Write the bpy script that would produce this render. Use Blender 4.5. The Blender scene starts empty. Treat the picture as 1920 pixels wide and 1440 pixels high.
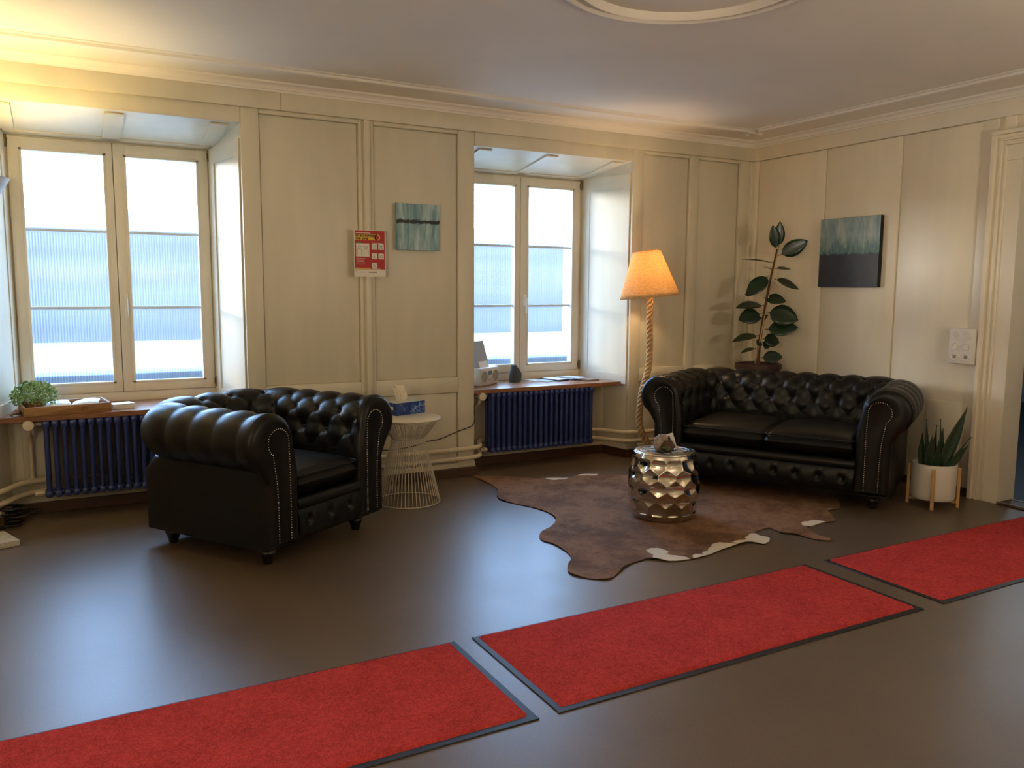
import bpy, bmesh, math, random
from mathutils import Vector, Matrix, noise
from mathutils.geometry import delaunay_2d_cdt
random.seed(7)
PI = math.pi
S = bpy.context.scene
COL = S.collection

# ------------------------------------------------------------------ camera
D, R = 5.139, 5.087            # window wall (Y) and right wall (X)
ZC = 2.53                      # ceiling
cam = bpy.data.objects.new('camera', bpy.data.cameras.new('camera'))
COL.objects.link(cam)
yaw, pitch, roll = math.radians(28.6613), math.radians(6.6443), math.radians(0.3636)
F = Vector((math.sin(yaw)*math.cos(pitch), math.cos(yaw)*math.cos(pitch), -math.sin(pitch)))
Rt = Vector((math.cos(yaw), -math.sin(yaw), 0)); U = Rt.cross(F)
R2 = Rt*math.cos(roll) + U*math.sin(roll); U2 = U*math.cos(roll) - Rt*math.sin(roll)
cam.matrix_world = Matrix(((R2.x, U2.x, -F.x, 0), (R2.y, U2.y, -F.y, 0), (R2.z, U2.z, -F.z, 1.32), (0, 0, 0, 1)))
cam.data.sensor_width = 36.0
cam.data.lens = 1532.83/1920*36.0
cam.data.clip_start = 0.05
S.camera = cam

# ------------------------------------------------------------------ world, lights, exposure
S.view_settings.view_transform = 'Standard'
S.view_settings.look = 'None'
S.view_settings.gamma = 1.0
S.view_settings.use_curve_mapping = False
S.view_settings.exposure = 0.34
W = bpy.data.worlds.new('world'); S.world = W; W.use_nodes = True
wn = W.node_tree.nodes; wl = W.node_tree.links
tc = wn.new('ShaderNodeTexCoord'); sx = wn.new('ShaderNodeSeparateXYZ'); rmp = wn.new('ShaderNodeValToRGB')
wl.new(tc.outputs['Generated'], sx.inputs[0]); wl.new(sx.outputs['Z'], rmp.inputs[0])
rmp.color_ramp.elements[0].position = 0.0; rmp.color_ramp.elements[0].color = (0.84, 0.92, 0.98, 1)
rmp.color_ramp.elements[1].position = 0.22; rmp.color_ramp.elements[1].color = (0.36, 0.61, 1.0, 1)
wl.new(rmp.outputs[0], wn['Background'].inputs[0])
wn['Background'].inputs[1].default_value = 14.0

def light(name, kind, loc, energy, color, **kw):
    d = bpy.data.lights.new(name, kind); d.energy = energy; d.color = color
    for k, v in kw.items(): setattr(d, k, v)
    o = bpy.data.objects.new(name, d); COL.objects.link(o); o.location = loc
    return o
for nm, cx in (('window_portal', 0.306), ('window_portal', 3.172)):     # sampling portals for the sky
    p = light(nm, 'AREA', (cx, 5.80, 1.42), 1, (1, 1, 1), shape='RECTANGLE', size=1.10, size_y=1.56)
    p.rotation_euler = (-PI/2, 0, 0); p.data.cycles.is_portal = True
# low hazy sun behind the houses to the left: backlights the street and rakes through the windows to the right wall
sun = light('hazy_sun', 'SUN', (-10, 20, 5), 4.7, (1.0, 0.91, 0.76), angle=math.radians(18))
sd_ = Vector((0.68, -0.73, 0)).normalized()*math.cos(math.radians(5)) + Vector((0, 0, -math.sin(math.radians(5))))
sun.rotation_euler = (-sd_).to_track_quat('Z', 'Y').to_euler()
# added warm wide-bowl fill lamps, unseen behind the photographer, to brighten the room
FILL_LAMPS = [(-1.2, 0.5, 1.45, 84), (3.5, -.1, 1.45, 70)]
for q in FILL_LAMPS:
    light('fill_lamp_bulb', 'POINT', q[:3], q[3], (1.0, 0.87, 0.68), shadow_soft_size=0.05)
S.cycles.use_denoising = True
S.cycles.max_bounces = 10
S.cycles.diffuse_bounces = 6
S.cycles.transparent_max_bounces = 12
S.cycles.sample_clamp_indirect = 8.0
S.cycles.caustics_reflective = False
S.cycles.caustics_refractive = False

# ------------------------------------------------------------------ materials
def lin(c):
    c = c/255.0
    return c/12.92 if c <= 0.04045 else ((c+0.055)/1.055)**2.4
def rgb(r, g, b): return (lin(r), lin(g), lin(b), 1.0)
class Nt:
    def __init__(s, name):
        s.m = bpy.data.materials.new(name); s.m.use_nodes = True
        s.t = s.m.node_tree; s.n = s.t.nodes; s.b = s.n['Principled BSDF']; s.out = s.n['Material Output']
    def add(s, t, **kw):
        o = s.n.new('ShaderNode'+t)
        for k, v in kw.items(): setattr(o, k, v)
        return o
    def link(s, a, b): s.t.links.new(a, b)
    def coord(s, kind='Object', scale=(1, 1, 1)):
        tc = s.add('TexCoord'); mp = s.add('Mapping'); s.link(tc.outputs[kind], mp.inputs[0])
        mp.inputs['Scale'].default_value = scale
        return mp.outputs[0]
    def noise(s, vec, scale, detail=3, rough=0.5):
        o = s.add('TexNoise'); s.link(vec, o.inputs['Vector'])
        o.inputs['Scale'].default_value = scale; o.inputs['Detail'].default_value = detail; o.inputs['Roughness'].default_value = rough
        return o.outputs['Fac']
    def ramp(s, fac, stops):
        o = s.add('ValToRGB'); s.link(fac, o.inputs[0]); e = o.color_ramp.elements
        while len(e) < len(stops): e.new(0.5)
        for el, (p, c) in zip(e, stops): el.position = p; el.color = c
        return o.outputs[0]
    def mix(s, fac, a, b, mode='MIX'):
        o = s.add('Mix', data_type='RGBA', blend_type=mode)
        for sock, v in ((o.inputs[0], fac), (o.inputs[6], a), (o.inputs[7], b)):
            if isinstance(v, (int, float, tuple)): sock.default_value = v
            else: s.link(v, sock)
        return o.outputs[2]
    def bump(s, h, strength, dist=0.01):
        o = s.add('Bump'); o.inputs['Strength'].default_value = strength; o.inputs['Distance'].default_value = dist
        s.link(h, o.inputs['Height']); s.link(o.outputs[0], s.b.inputs['Normal'])
    def set(s, col=None, rough=None, metal=None, spec=None, coat=None):
        b = s.b.inputs
        if col is not None:
            if isinstance(col, tuple): b['Base Color'].default_value = col
            else: s.link(col, b['Base Color'])
        if rough is not None: b['Roughness'].default_value = rough
        if metal is not None: b['Metallic'].default_value = metal
        if spec is not None: b['Specular IOR Level'].default_value = spec
        if coat is not None: b['Coat Weight'].default_value = coat
        return s.m
def mat(name, c, rough=0.5, metal=0.0, var=0.0, vs=8.0, scale=(1, 1, 1), bump=0.0, bs=120.0, spec=0.5, coat=0.0):
    n = Nt(name); col = rgb(*c)
    v = n.coord('Object', scale)
    if var > 0:
        f = n.noise(v, vs, 4)
        dk = tuple(x*(1-var) for x in col[:3])+(1,); lt = tuple(min(1, x*(1+var)) for x in col[:3])+(1,)
        n.set(n.ramp(f, [(0.3, dk), (0.7, lt)]))
    else: n.set(col)
    if bump > 0: n.bump(n.noise(v, bs, 3), bump, 0.004)
    return n.set(None, rough, metal, spec, coat)

PAINT = mat('cream_paint', (214, 206, 184), 0.42, var=0.05, vs=2.2, scale=(3, 3, .5), bump=0.05, bs=35)
PAINT_R = mat('lit_cream_paint', (236, 227, 206), 0.42, var=0.04, vs=2.2, scale=(3, 3, .5), bump=0.05, bs=35)  # cream lightened against PAINT to imitate stronger light on the right wall
CEIL = mat('ceiling_paint', (238, 231, 220), 0.75, var=0.03, vs=1.5)
WHITE_FR = mat('window_frame_paint', (222, 213, 192), 0.35, var=0.03, vs=4)
BAR = mat('grey_glazing_bar', (205, 212, 222), 0.5)
BROWN_SK = mat('brown_skirting', (74, 48, 31), 0.45, var=0.15, vs=9, scale=(1, 1, 6))
def wood(name, a, b, rough=0.4, scale=(2, 14, 14)):
    n = Nt(name); v = n.coord('Object', scale)
    f = n.noise(v, 6, 6, 0.6)
    n.set(n.ramp(f, [(0.3, rgb(*a)), (0.7, rgb(*b))])); n.bump(f, 0.08, 0.003)
    return n.set(None, rough)
SILL = wood('sill_wood', (120, 78, 50), (160, 112, 76), 0.30)
PALE_WOOD = wood('pale_wood', (186, 146, 92), (214, 176, 120), 0.5, (14, 14, 2))
TRAY_WOOD = wood('tray_wood', (138, 101, 60), (172, 132, 86), 0.6)
BARK = wood('bark_basket', (98, 66, 40), (150, 110, 70), 0.8, (14, 14, 4))
def floor_mat():
    n = Nt('brown_linoleum'); v = n.coord('Object')
    br = n.add('TexBrick'); n.link(v, br.inputs[0])
    br.inputs['Color1'].default_value = (1, 1, 1, 1); br.inputs['Color2'].default_value = (0.93, 0.93, 0.93, 1)
    br.inputs['Mortar'].default_value = (0.8, 0.8, 0.8, 1); br.inputs['Scale'].default_value = 1.0
    br.inputs['Brick Width'].default_value = 0.9; br.inputs['Row Height'].default_value = 0.45
    br.inputs['Mortar Size'].default_value = 0.0012; br.inputs['Mortar Smooth'].default_value = 0.6
    f = n.noise(v, 2.0, 6, 0.65)
    f2 = n.noise(v, 140, 2)
    c = n.ramp(f, [(0.25, rgb(90, 75, 61)), (0.75, rgb(105, 89, 73))])
    c = n.mix(0.25, c, n.ramp(f2, [(0.3, rgb(84, 70, 58)), (0.7, rgb(122, 105, 88))]))
    c = n.mix(1.0, c, br.outputs[0], 'MULTIPLY')
    n.set(c, None, 0, 0.8)
    rr = n.add('MapRange'); n.link(f, rr.inputs[0]); rr.inputs[3].default_value = 0.34; rr.inputs[4].default_value = 0.44
    n.link(rr.outputs[0], n.b.inputs['Roughness'])
    n.bump(f2, 0.03, 0.002)
    return n.m
FLOOR = floor_mat()
def leather():
    n = Nt('black_leather'); v = n.coord('Object')
    vo = n.add('TexVoronoi', feature='F1'); n.link(v, vo.inputs['Vector']); vo.inputs['Scale'].default_value = 260
    f = n.noise(v, 14, 4)
    n.set(n.ramp(f, [(0.3, (0.0045, 0.0042, 0.004, 1)), (0.75, (0.0085, 0.0075, 0.0065, 1))]), None, 0, 0.31)
    rr = n.add('MapRange'); n.link(f, rr.inputs[0]); rr.inputs[3].default_value = 0.30; rr.inputs[4].default_value = 0.44
    n.link(rr.outputs[0], n.b.inputs['Roughness'])
    n.bump(vo.outputs['Distance'], 0.10, 0.0015)
    return n.m
LEATHER = leather()
NAIL = mat('nail_metal', (190, 185, 175), 0.25, 1.0)
LEG_WOOD = mat('dark_leg_wood', (26, 17, 12), 0.3)
RAD_BLUE = mat('blue_radiator_enamel', (44, 58, 114), 0.30, var=0.08, vs=6)
PIPE = mat('cream_pipe_paint', (214, 200, 172), 0.35, var=0.06, vs=7)
KNOB = mat('cream_plastic', (216, 205, 182), 0.4)
BRASS = mat('dull_brass', (120, 104, 70), 0.4, 1.0)
BLACK = mat('black_rubber', (18, 18, 19), 0.5)
BLACKP = mat('black_plastic', (14, 14, 15), 0.35)
STEEL = mat('satin_steel', (190, 190, 188), 0.3, 1.0)
WIRE = mat('pale_wire_enamel', (206, 196, 176), 0.4)
TABLETOP = mat('cream_tabletop', (225, 214, 190), 0.35, var=0.03)
WHITE = mat('white_plastic', (236, 232, 224), 0.35)
PAPER = mat('white_paper', (232, 230, 224), 0.7)
CERAMIC = mat('white_ceramic', (226, 220, 210), 0.35)
SOIL = mat('soil', (40, 30, 22), 0.95, var=0.3, vs=60, bump=0.5, bs=60)
GREY_FAB = mat('charcoal_fabric', (62, 66, 66), 0.8, bump=0.2, bs=300)
def chrome():
    n = Nt('hammered_metal'); v = n.coord('Object'); f = n.noise(v, 9, 3)
    n.set(n.ramp(f, [(0.3, rgb(196, 186, 172)), (0.7, rgb(222, 214, 202))]), 0.085, 1.0)
    return n.m
CHROME = chrome()
def carpet():
    n = Nt('red_carpet_pile'); v = n.coord('Object')
    a = n.noise(v, 230, 3, 0.7); b = n.noise(v, 55, 4, 0.7); c = n.noise(v, 5, 3)
    col = n.ramp(a, [(0.32, rgb(138, 36, 36)), (0.55, rgb(222, 78, 76)), (0.75, rgb(246, 138, 132))])
    col = n.mix(0.45, col, n.ramp(b, [(0.35, rgb(140, 34, 34)), (0.65, rgb(226, 80, 78))]))
    col = n.mix(0.25, col, n.ramp(c, [(0.35, rgb(164, 44, 44)), (0.65, rgb(220, 72, 70))]))
    n.set(col, 0.95, 0, 0.1); n.b.inputs['Sheen Weight'].default_value = 0.0
    n.bump(a, 0.9, 0.006)
    return n.m
CARPET = carpet()
def hide():
    n = Nt('cowhide'); v = n.coord('Object', (1, 1, 1)); vs = n.coord('Object', (3, 12, 3))
    at = n.add('VertexColor', layer_name='white')
    a = n.noise(v, 2.6, 7, 0.72); b = n.noise(vs, 26, 5, 0.75)
    col = n.ramp(a, [(0.30, rgb(58, 35, 24)), (0.44, rgb(98, 66, 46)), (0.56, rgb(146, 112, 86)), (0.68, rgb(104, 70, 48)), (0.8, rgb(70, 44, 30))])
    col = n.mix(0.38, col, n.ramp(b, [(0.32, rgb(46, 30, 22)), (0.68, rgb(170, 138, 112))]))
    wf = n.add('Math', operation='ADD'); n.link(at.outputs[0], wf.inputs[0])
    wn_ = n.add('Math', operation='MULTIPLY_ADD'); n.link(n.noise(v, 22, 4, 0.7), wn_.inputs[0]); wn_.inputs[1].default_value = 0.7; wn_.inputs[2].default_value = -0.35
    n.link(wn_.outputs[0], wf.inputs[1])
    wr = n.ramp(wf.outputs[0], [(0.44, (0, 0, 0, 1)), (0.56, (1, 1, 1, 1))])
    col = n.mix(wr, col, rgb(222, 212, 196))
    n.set(col, 0.75, 0, 0.12); n.b.inputs['Sheen Weight'].default_value = 0.0
    n.bump(b, 0.35, 0.003)
    return n.m
HIDE = hide()
def glass_ribbed():
    n = Nt('ribbed_glass'); v = n.coord('Object')
    wv = n.add('TexWave', wave_type='BANDS', bands_direction='X', wave_profile='SIN'); n.link(v, wv.inputs['Vector'])
    wv.inputs['Scale'].default_value = 2*PI/(20*0.0156)/1.0; wv.inputs['Distortion'].default_value = 0
    tr = n.add('BsdfTransparent'); n.link(n.ramp(wv.outputs['Fac'], [(0.0, (0.55, 0.60, 0.66, 1)), (0.8, (0.98, 0.99, 1.0, 1))]), tr.inputs[0])  # tint stripes stand in for the light and dark refracted by the ribs
    tl = n.add('BsdfTranslucent'); tl.inputs[0].default_value = (0.9, 0.94, 1, 1)
    gl = n.add('BsdfGlossy'); gl.inputs['Roughness'].default_value = 0.1
    m1 = n.add('MixShader'); m1.inputs[0].default_value = 0.05; n.link(tr.outputs[0], m1.inputs[1]); n.link(tl.outputs[0], m1.inputs[2])
    m2 = n.add('MixShader'); m2.inputs[0].default_value = 0.05; n.link(m1.outputs[0], m2.inputs[1]); n.link(gl.outputs[0], m2.inputs[2])
    n.link(m2.outputs[0], n.out.inputs[0])
    return n.m
GLASS = glass_ribbed()
def linen():
    n = Nt('linen_shade'); v = n.coord('Object', (30, 30, 4)); v2 = n.coord('Object', (4, 4, 40))
    a = n.noise(v, 8, 4, 0.7); b = n.noise(v2, 8, 4, 0.7)
    col = n.mix(0.5, n.ramp(a, [(0.35, rgb(190, 150, 96)), (0.6, rgb(236, 214, 172))]), n.ramp(b, [(0.35, rgb(186, 146, 92)), (0.6, rgb(238, 218, 178))]))
    df = n.add('BsdfDiffuse'); tl = n.add('BsdfTranslucent'); n.link(col, df.inputs[0]); n.link(col, tl.inputs[0])
    mx = n.add('MixShader'); mx.inputs[0].default_value = 0.5; n.link(df.outputs[0], mx.inputs[1]); n.link(tl.outputs[0], mx.inputs[2])
    n.link(mx.outputs[0], n.out.inputs[0])
    return n.m
LINEN = linen()
def emis(name, c, s):
    n = Nt(name); n.b.inputs['Emission Color'].default_value = c; n.b.inputs['Emission Strength'].default_value = s
    return n.set(c, 0.4)
BULB = emis('warm_bulb', (1, 0.62, 0.25, 1), 6)
ROPE = mat('jute_rope', (196, 160, 112), 0.9, var=0.2, vs=40, bump=0.5, bs=260)
LEAF = mat('rubber_leaf', (26, 48, 26), 0.28, var=0.25, vs=10)
LEAF_UNDER = mat('brown_leaf', (70, 52, 30), 0.5, var=0.2)
STEM = mat('plant_stem', (88, 66, 44), 0.7, var=0.2, vs=20)
POT_RED = mat('dark_red_pot', (58, 28, 26), 0.45, var=0.15)
SNAKE = mat('snake_leaf', (30, 56, 34), 0.4, var=0.45, vs=30, scale=(1, 1, 3))
FOLIAGE = mat('light_foliage', (128, 158, 88), 0.55, var=0.3, vs=40)

# ------------------------------------------------------------------ mesh helpers
class MB:
    def __init__(s): s.v = []; s.f = []
    def add(s, vs, fs):
        o = len(s.v); s.v += [tuple(p) for p in vs]; s.f += [tuple(i+o for i in f) for f in fs]
    def box(s, x0, x1, y0, y1, z0, z1):
        s.add([(x0,y0,z0),(x1,y0,z0),(x1,y1,z0),(x0,y1,z0),(x0,y0,z1),(x1,y0,z1),(x1,y1,z1),(x0,y1,z1)],
              [(0,3,2,1),(4,5,6,7),(0,1,5,4),(1,2,6,5),(2,3,7,6),(3,0,4,7)])
    def rbox(s, x0, x1, y0, y1, z0, z1, r=0.01, seg=2):
        bm = bmesh.new(); bmesh.ops.create_cube(bm, size=1)
        for v in bm.verts: v.co = Vector(((x0+x1)/2+v.co.x*(x1-x0), (y0+y1)/2+v.co.y*(y1-y0), (z0+z1)/2+v.co.z*(z1-z0)))
        bmesh.ops.bevel(bm, geom=bm.edges[:], offset=r, segments=seg, affect='EDGES', profile=0.5)
        bm.verts.index_update()
        s.add([v.co for v in bm.verts], [[v.index for v in f.verts] for f in bm.faces]); bm.free()
    def prism(s, poly, z0, z1):                      # polygon (x, y) extruded in z
        n = len(poly)
        s.add([(x,y,z0) for x,y in poly]+[(x,y,z1) for x,y in poly],
              [tuple(range(n-1,-1,-1)), tuple(range(n,2*n))]+[(i,(i+1)%n,n+(i+1)%n,n+i) for i in range(n)])
    def prism_x(s, poly, x0, x1):                    # polygon (y, z) extruded in x
        n = len(poly)
        s.add([(x0,y,z) for y,z in poly]+[(x1,y,z) for y,z in poly],
              [tuple(range(n)), tuple(range(2*n-1,n-1,-1))]+[(i,n+i,n+(i+1)%n,(i+1)%n) for i in range(n)])
    def lathe(s, prof, seg=24, c=(0,0,0), caps=True):
        n = len(prof); vs = []
        for i in range(seg):
            a = 2*PI*i/seg
            vs += [(c[0]+r*math.cos(a), c[1]+r*math.sin(a), c[2]+z) for r, z in prof]
        fs = [(i*n+j, ((i+1)%seg)*n+j, ((i+1)%seg)*n+j+1, i*n+j+1) for i in range(seg) for j in range(n-1)]
        if caps:
            fs.append(tuple(i*n for i in range(seg-1,-1,-1))); fs.append(tuple(i*n+n-1 for i in range(seg)))
        s.add(vs, fs)
    def tube(s, path, r, seg=8, closed=False, caps=True):
        P = [Vector(p) for p in path]; n = len(P); rr = r if isinstance(r, (list, tuple)) else [r]*n
        T = []
        for i in range(n):
            a = P[(i-1) % n] if closed else P[max(0, i-1)]; b = P[(i+1) % n] if closed else P[min(n-1, i+1)]
            T.append((b-a).normalized())
        up = Vector((0,0,1)) if abs(T[0].z) < 0.9 else Vector((1,0,0))
        N = (up - T[0]*up.dot(T[0])).normalized(); vs = []
        for i in range(n):
            N = (N - T[i]*N.dot(T[i]))
            N = N.normalized() if N.length > 1e-6 else T[i].orthogonal().normalized()
            Bn = T[i].cross(N)
            vs += [P[i]+(N*math.cos(2*PI*k/seg)+Bn*math.sin(2*PI*k/seg))*rr[i] for k in range(seg)]
        m = n if closed else n-1
        fs = [(i*seg+k, i*seg+(k+1)%seg, ((i+1)%n)*seg+(k+1)%seg, ((i+1)%n)*seg+k) for i in range(m) for k in range(seg)]
        if caps and not closed:
            fs.append(tuple(range(seg-1,-1,-1))); fs.append(tuple((n-1)*seg+k for k in range(seg)))
        s.add(vs, fs)
    def ball(s, c, r, seg=10, rings=6, sc=(1,1,1)):
        pr = [(math.sin(PI*j/rings), -math.cos(PI*j/rings)) for j in range(rings+1)]
        o = MB(); o.lathe([(max(1e-4, a)*r, b*r) for a, b in pr], seg)
        s.add([(c[0]+x*sc[0], c[1]+y*sc[1], c[2]+z*sc[2]) for x, y, z in o.v], o.f)
    def grid(s, rows):                               # rows of points, open grid
        n = len(rows[0]); vs = [p for r in rows for p in r]
        s.add(vs, [(i*n+j, i*n+j+1, (i+1)*n+j+1, (i+1)*n+j) for i in range(len(rows)-1) for j in range(n-1)])
    def build(s, name, m, parent=None, smooth=False, loc=None):
        me = bpy.data.meshes.new(name); me.from_pydata(s.v, [], s.f); me.update()
        if smooth:
            for p in me.polygons: p.use_smooth = True
            if smooth != 'all':
                try: me.set_sharp_from_angle(angle=math.radians(40))
                except Exception: pass
        me.materials.append(m)
        o = bpy.data.objects.new(name, me); COL.objects.link(o)
        if parent: o.parent = parent
        if loc: o.location = loc
        return o
def fixn(o):
    bm = bmesh.new(); bm.from_mesh(o.data); bmesh.ops.recalc_face_normals(bm, faces=bm.faces[:]); bm.to_mesh(o.data); bm.free()
    return o
def tag(o, label, cat, group=None, kind=None):
    if label: o['label'] = label
    if cat: o['category'] = cat
    if group: o['group'] = group
    if kind: o['kind'] = kind
    return o
def thing(name, label, cat, loc=(0,0,0), rotz=0.0, group=None):
    o = bpy.data.objects.new(name, None); COL.objects.link(o); o.location = loc; o.rotation_euler = (0,0,rotz)
    o.empty_display_size = 0.1
    return tag(o, label, cat, group)
def struct(o): o['kind'] = 'structure'; return o
def boxo(name, m, parent, *b, r=0.0):
    q = MB()
    if r > 0: q.rbox(*b, r=r)
    else: q.box(*b)
    return q.build(name, m, parent, smooth=r > 0)
def share(src, name, parent, loc=(0,0,0), rot=None):
    o = bpy.data.objects.new(name, src.data); COL.objects.link(o); o.parent = parent; o.location = loc
    if rot is not None: o.rotation_euler = rot
    return o
def spline(pts, n):                                  # Catmull-Rom through points
    P = [Vector(p) for p in pts]; out = []
    for i in range(len(P)-1):
        a, b, c, d = P[max(0,i-1)], P[i], P[i+1], P[min(len(P)-1,i+2)]
        for k in range(n):
            t = k/n
            out.append(0.5*((2*b)+(c-a)*t+(2*a-5*b+4*c-d)*t*t+(3*b-a-3*c+d)*t**3))
    out.append(P[-1]); return out

# ------------------------------------------------------------------ room shell
XL, YR = -1.75, -2.3                                 # left and rear walls, out of view
q = MB(); q.box(XL-.1, R+0.15, YR-.1, 5.42, -0.08, 0.0); struct(q.build('floor', FLOOR))
q = MB(); q.box(XL-.1, R+.35, YR-.1, D+.3, ZC, ZC+.1); ceiling = struct(q.build('ceiling', CEIL))
# wall with the two windows
q = MB(); CORE = D+.030
q.prism([(XL, CORE), (-.36, CORE), (-.255, 5.70), (-.255, 5.95), (XL, 5.95)], 0, ZC+.05)
q.prism([(.967, CORE), (2.508, CORE), (2.605, 5.70), (2.605, 5.95), (.867, 5.95), (.867, 5.70)], 0, ZC+.05)
q.prism([(3.848, CORE), (R+.3, CORE), (R+.3, 5.95), (3.74, 5.95), (3.74, 5.70)], 0, ZC+.05)
for a, b in ((-.36, .967), (2.508, 3.848)):
    q.prism_x([(CORE, 2.285), (CORE, ZC+.05), (5.95, ZC+.05), (5.95, 2.20), (5.70, 2.20)], a-.0, b+.0)
    q.box(a, b, 5.41, 5.95, 0, .565)
wall_back = struct(fixn(q.build('wall_back', PAINT)))
def piece(name, x0, x1, z0, z1, proud=0.0, r=0.009): return boxo(name, PAINT, wall_back, x0, x1, D-proud, CORE+.004, z0, z1, r=r)
for x0, x1 in ((XL, -.36), (.967, 1.077), (1.688, 1.72), (1.752, 1.79), (2.384, 2.508), (3.848, 3.95), (4.405, 4.50), (4.935, 5.05)):
    piece('stile', x0, x1, 0.0, 2.378)
piece('pilaster_strip', 1.716, 1.756, 0.0, 2.374, .034)
piece('corner_strip', 5.042, 5.087, 0.0, 2.376, .012)
for x0, x1 in ((1.077, 1.688), (1.79, 2.384), (3.95, 4.405), (4.50, 4.935)):
    piece('rail', x0-.002, x1+.002, .600, .709); piece('rail', x0-.002, x1+.002, 2.350, 2.378); piece('rail', x0-.002, x1+.002, 0, .10)
    boxo('panel', PAINT, wall_back, x0+.004, x1-.004, D+.022, CORE+.004, .712, 2.348, r=.003)
    boxo('panel', PAINT, wall_back, x0+.004, x1-.004, D+.022, CORE+.004, .103, .597, r=.003)
for x0, x1 in ((-.36, .967), (2.508, 3.848)):
    piece('header_board', x0-.001, x1+.001, 2.285, 2.378, r=.004)
fz = [XL, .967+.52-.17, R]                            # frieze boards with one visible joint
for a, b in ((XL, 1.205), (1.207, R)):
    boxo('frieze_board', PAINT, wall_back, a, b, D-.020, CORE, 2.376, 2.482, r=.004)
# soffit battens in the window heads and rails on the reveals
def on_soffit(x0, x1, ya, yb):
    za, zb = 2.285-(ya-D)*.085/.561, 2.285-(yb-D)*.085/.561
    m = MB(); m.prism_x([(ya, za+.002), (yb, zb+.002), (yb, zb-.007), (ya, za-.007)], x0, x1)
    return fixn(m.build('soffit_batten', PAINT, wall_back))
for xa, xb, xm in ((-.36, .967, .25), (2.508, 3.848, 3.11)):
    on_soffit(xm, xm+.10, D+.05, 5.66); on_soffit(xa+.10, xb-.10, 5.62, 5.69)
    on_soffit(xb-.16, xb-.06, D+.05, 5.60); on_soffit(xa+.06, xa+.16, D+.05, 5.60)
for x0, s in ((.967, -1), (3.848, -1), (-.36, 1), (2.508, 1)):    # reveal rails: thin strips on the splayed sides
    ln = Vector((s*.103, .561)).normalized(); nx = Vector((ln.y*s, -ln.x*s))
    for z0, z1, t0, t1 in ((.58, .66, .03, .56), (2.10, 2.20, .03, .56), (.66, 2.10, .03, .09), (.66, 2.10, .46, .56), (.0, .10, .0, .27)):
        a = Vector((x0, D))+ln*t0; b = Vector((x0, D))+ln*t1
        m = MB(); m.prism([tuple(a-nx*.004), tuple(b-nx*.004), tuple(b+nx*.006), tuple(a+nx*.006)], z0, z1)
        fixn(m.build('reveal_rail', PAINT, wall_back))
for a, b in ((-.33, .94), (2.55, 3.80)):              # panels behind the radiators
    boxo('panel', PAINT, wall_back, a+.08, (a+b)/2-.05, 5.402, 5.414, .12, .52, r=.003)
    boxo('panel', PAINT, wall_back, (a+b)/2+.05, b-.08, 5.402, 5.414, .12, .52, r=.003)
# right wall with the doorway
DY0, DY1, DZ = 1.98, 2.935, 2.14                       # door opening
q = MB()
q.box(R+.012, R+.15, DY1+.03, CORE+.3, 0, ZC+.05); q.box(R+.012, R+.15, DY0-.03, DY1+.03, DZ+.02, ZC+.05); q.box(R+.012, R+.15, YR, DY0-.03, 0, ZC+.05)
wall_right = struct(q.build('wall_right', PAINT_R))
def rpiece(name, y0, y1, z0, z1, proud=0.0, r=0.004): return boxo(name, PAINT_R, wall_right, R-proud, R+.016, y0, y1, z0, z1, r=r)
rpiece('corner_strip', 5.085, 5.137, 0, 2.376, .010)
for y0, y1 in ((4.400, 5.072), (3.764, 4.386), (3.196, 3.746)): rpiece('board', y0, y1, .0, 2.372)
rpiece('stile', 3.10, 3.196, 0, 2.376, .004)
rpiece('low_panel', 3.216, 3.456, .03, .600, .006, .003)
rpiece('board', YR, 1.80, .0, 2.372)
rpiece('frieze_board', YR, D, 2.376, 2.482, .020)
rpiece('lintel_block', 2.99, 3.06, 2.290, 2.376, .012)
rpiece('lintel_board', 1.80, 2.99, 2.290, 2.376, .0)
# remaining walls, behind the photographer
q = MB(); q.box(XL-.1, XL, YR, 5.2, 0, ZC+.05); struct(q.build('wall_left', PAINT))
q = MB(); q.box(XL-.1, R+.3, YR-.1, YR, 0, ZC+.05); struct(q.build('wall_rear', PAINT))
# skirtings
q = MB()
for x0, x1 in ((XL, -.36), (.967, 2.508), (3.848, R)): q.rbox(x0, x1, D-.016, D+.004, 0, .066, .004)
for x0, x1 in ((-.315, .92), (2.56, 3.795)): q.rbox(x0, x1, 5.392, 5.412, 0, .066, .004)
for x0, s in ((.967, -1), (3.848, -1), (-.36, 1), (2.508, 1)):
    ln = Vector((s*.103, .561)).normalized(); nx = Vector((ln.y*s, -ln.x*s)); a = Vector((x0, D-.014)); b = Vector((x0, D))+ln*.275
    q.prism([tuple(a-nx*.004), tuple(b-nx*.004), tuple(b+nx*.016), tuple(a+nx*.016)], 0, .066)
struct(fixn(q.build('baseboard_back', BROWN_SK)))
q = MB(); q.rbox(R-.016, R+.004, 3.112, D, 0, .052, .004); q.rbox(R-.016, R+.004, YR, 1.80, 0, .052, .004); struct(q.build('baseboard_right', BROWN_SK))
# crown mould under the ceiling
def crown(prof, name, along):
    m = MB()
    if along == 'x': m.prism_x([(D-n, z) for n, z in prof], XL, R)
    else:
        k = len(prof)
        m.add([(R-n, YR, z) for n, z in prof]+[(R-n, D, z) for n, z in prof],
              [tuple(range(k)), tuple(range(2*k-1, k-1, -1))]+[(i, k+i, k+(i+1) % k, (i+1) % k) for i in range(k)])
    o = fixn(m.build(name, CEIL, None, smooth=True)); return o
CP = [(0, 2.478), (.026, 2.478), (.028, 2.488), (.036, 2.492), (.040, 2.503), (.052, 2.514), (.070, 2.520), (.074, ZC+.01), (0, ZC+.01)]
struct(crown(CP, 'trim_1', 'x')); struct(crown(CP, 'trim_2', 'y'))
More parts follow.
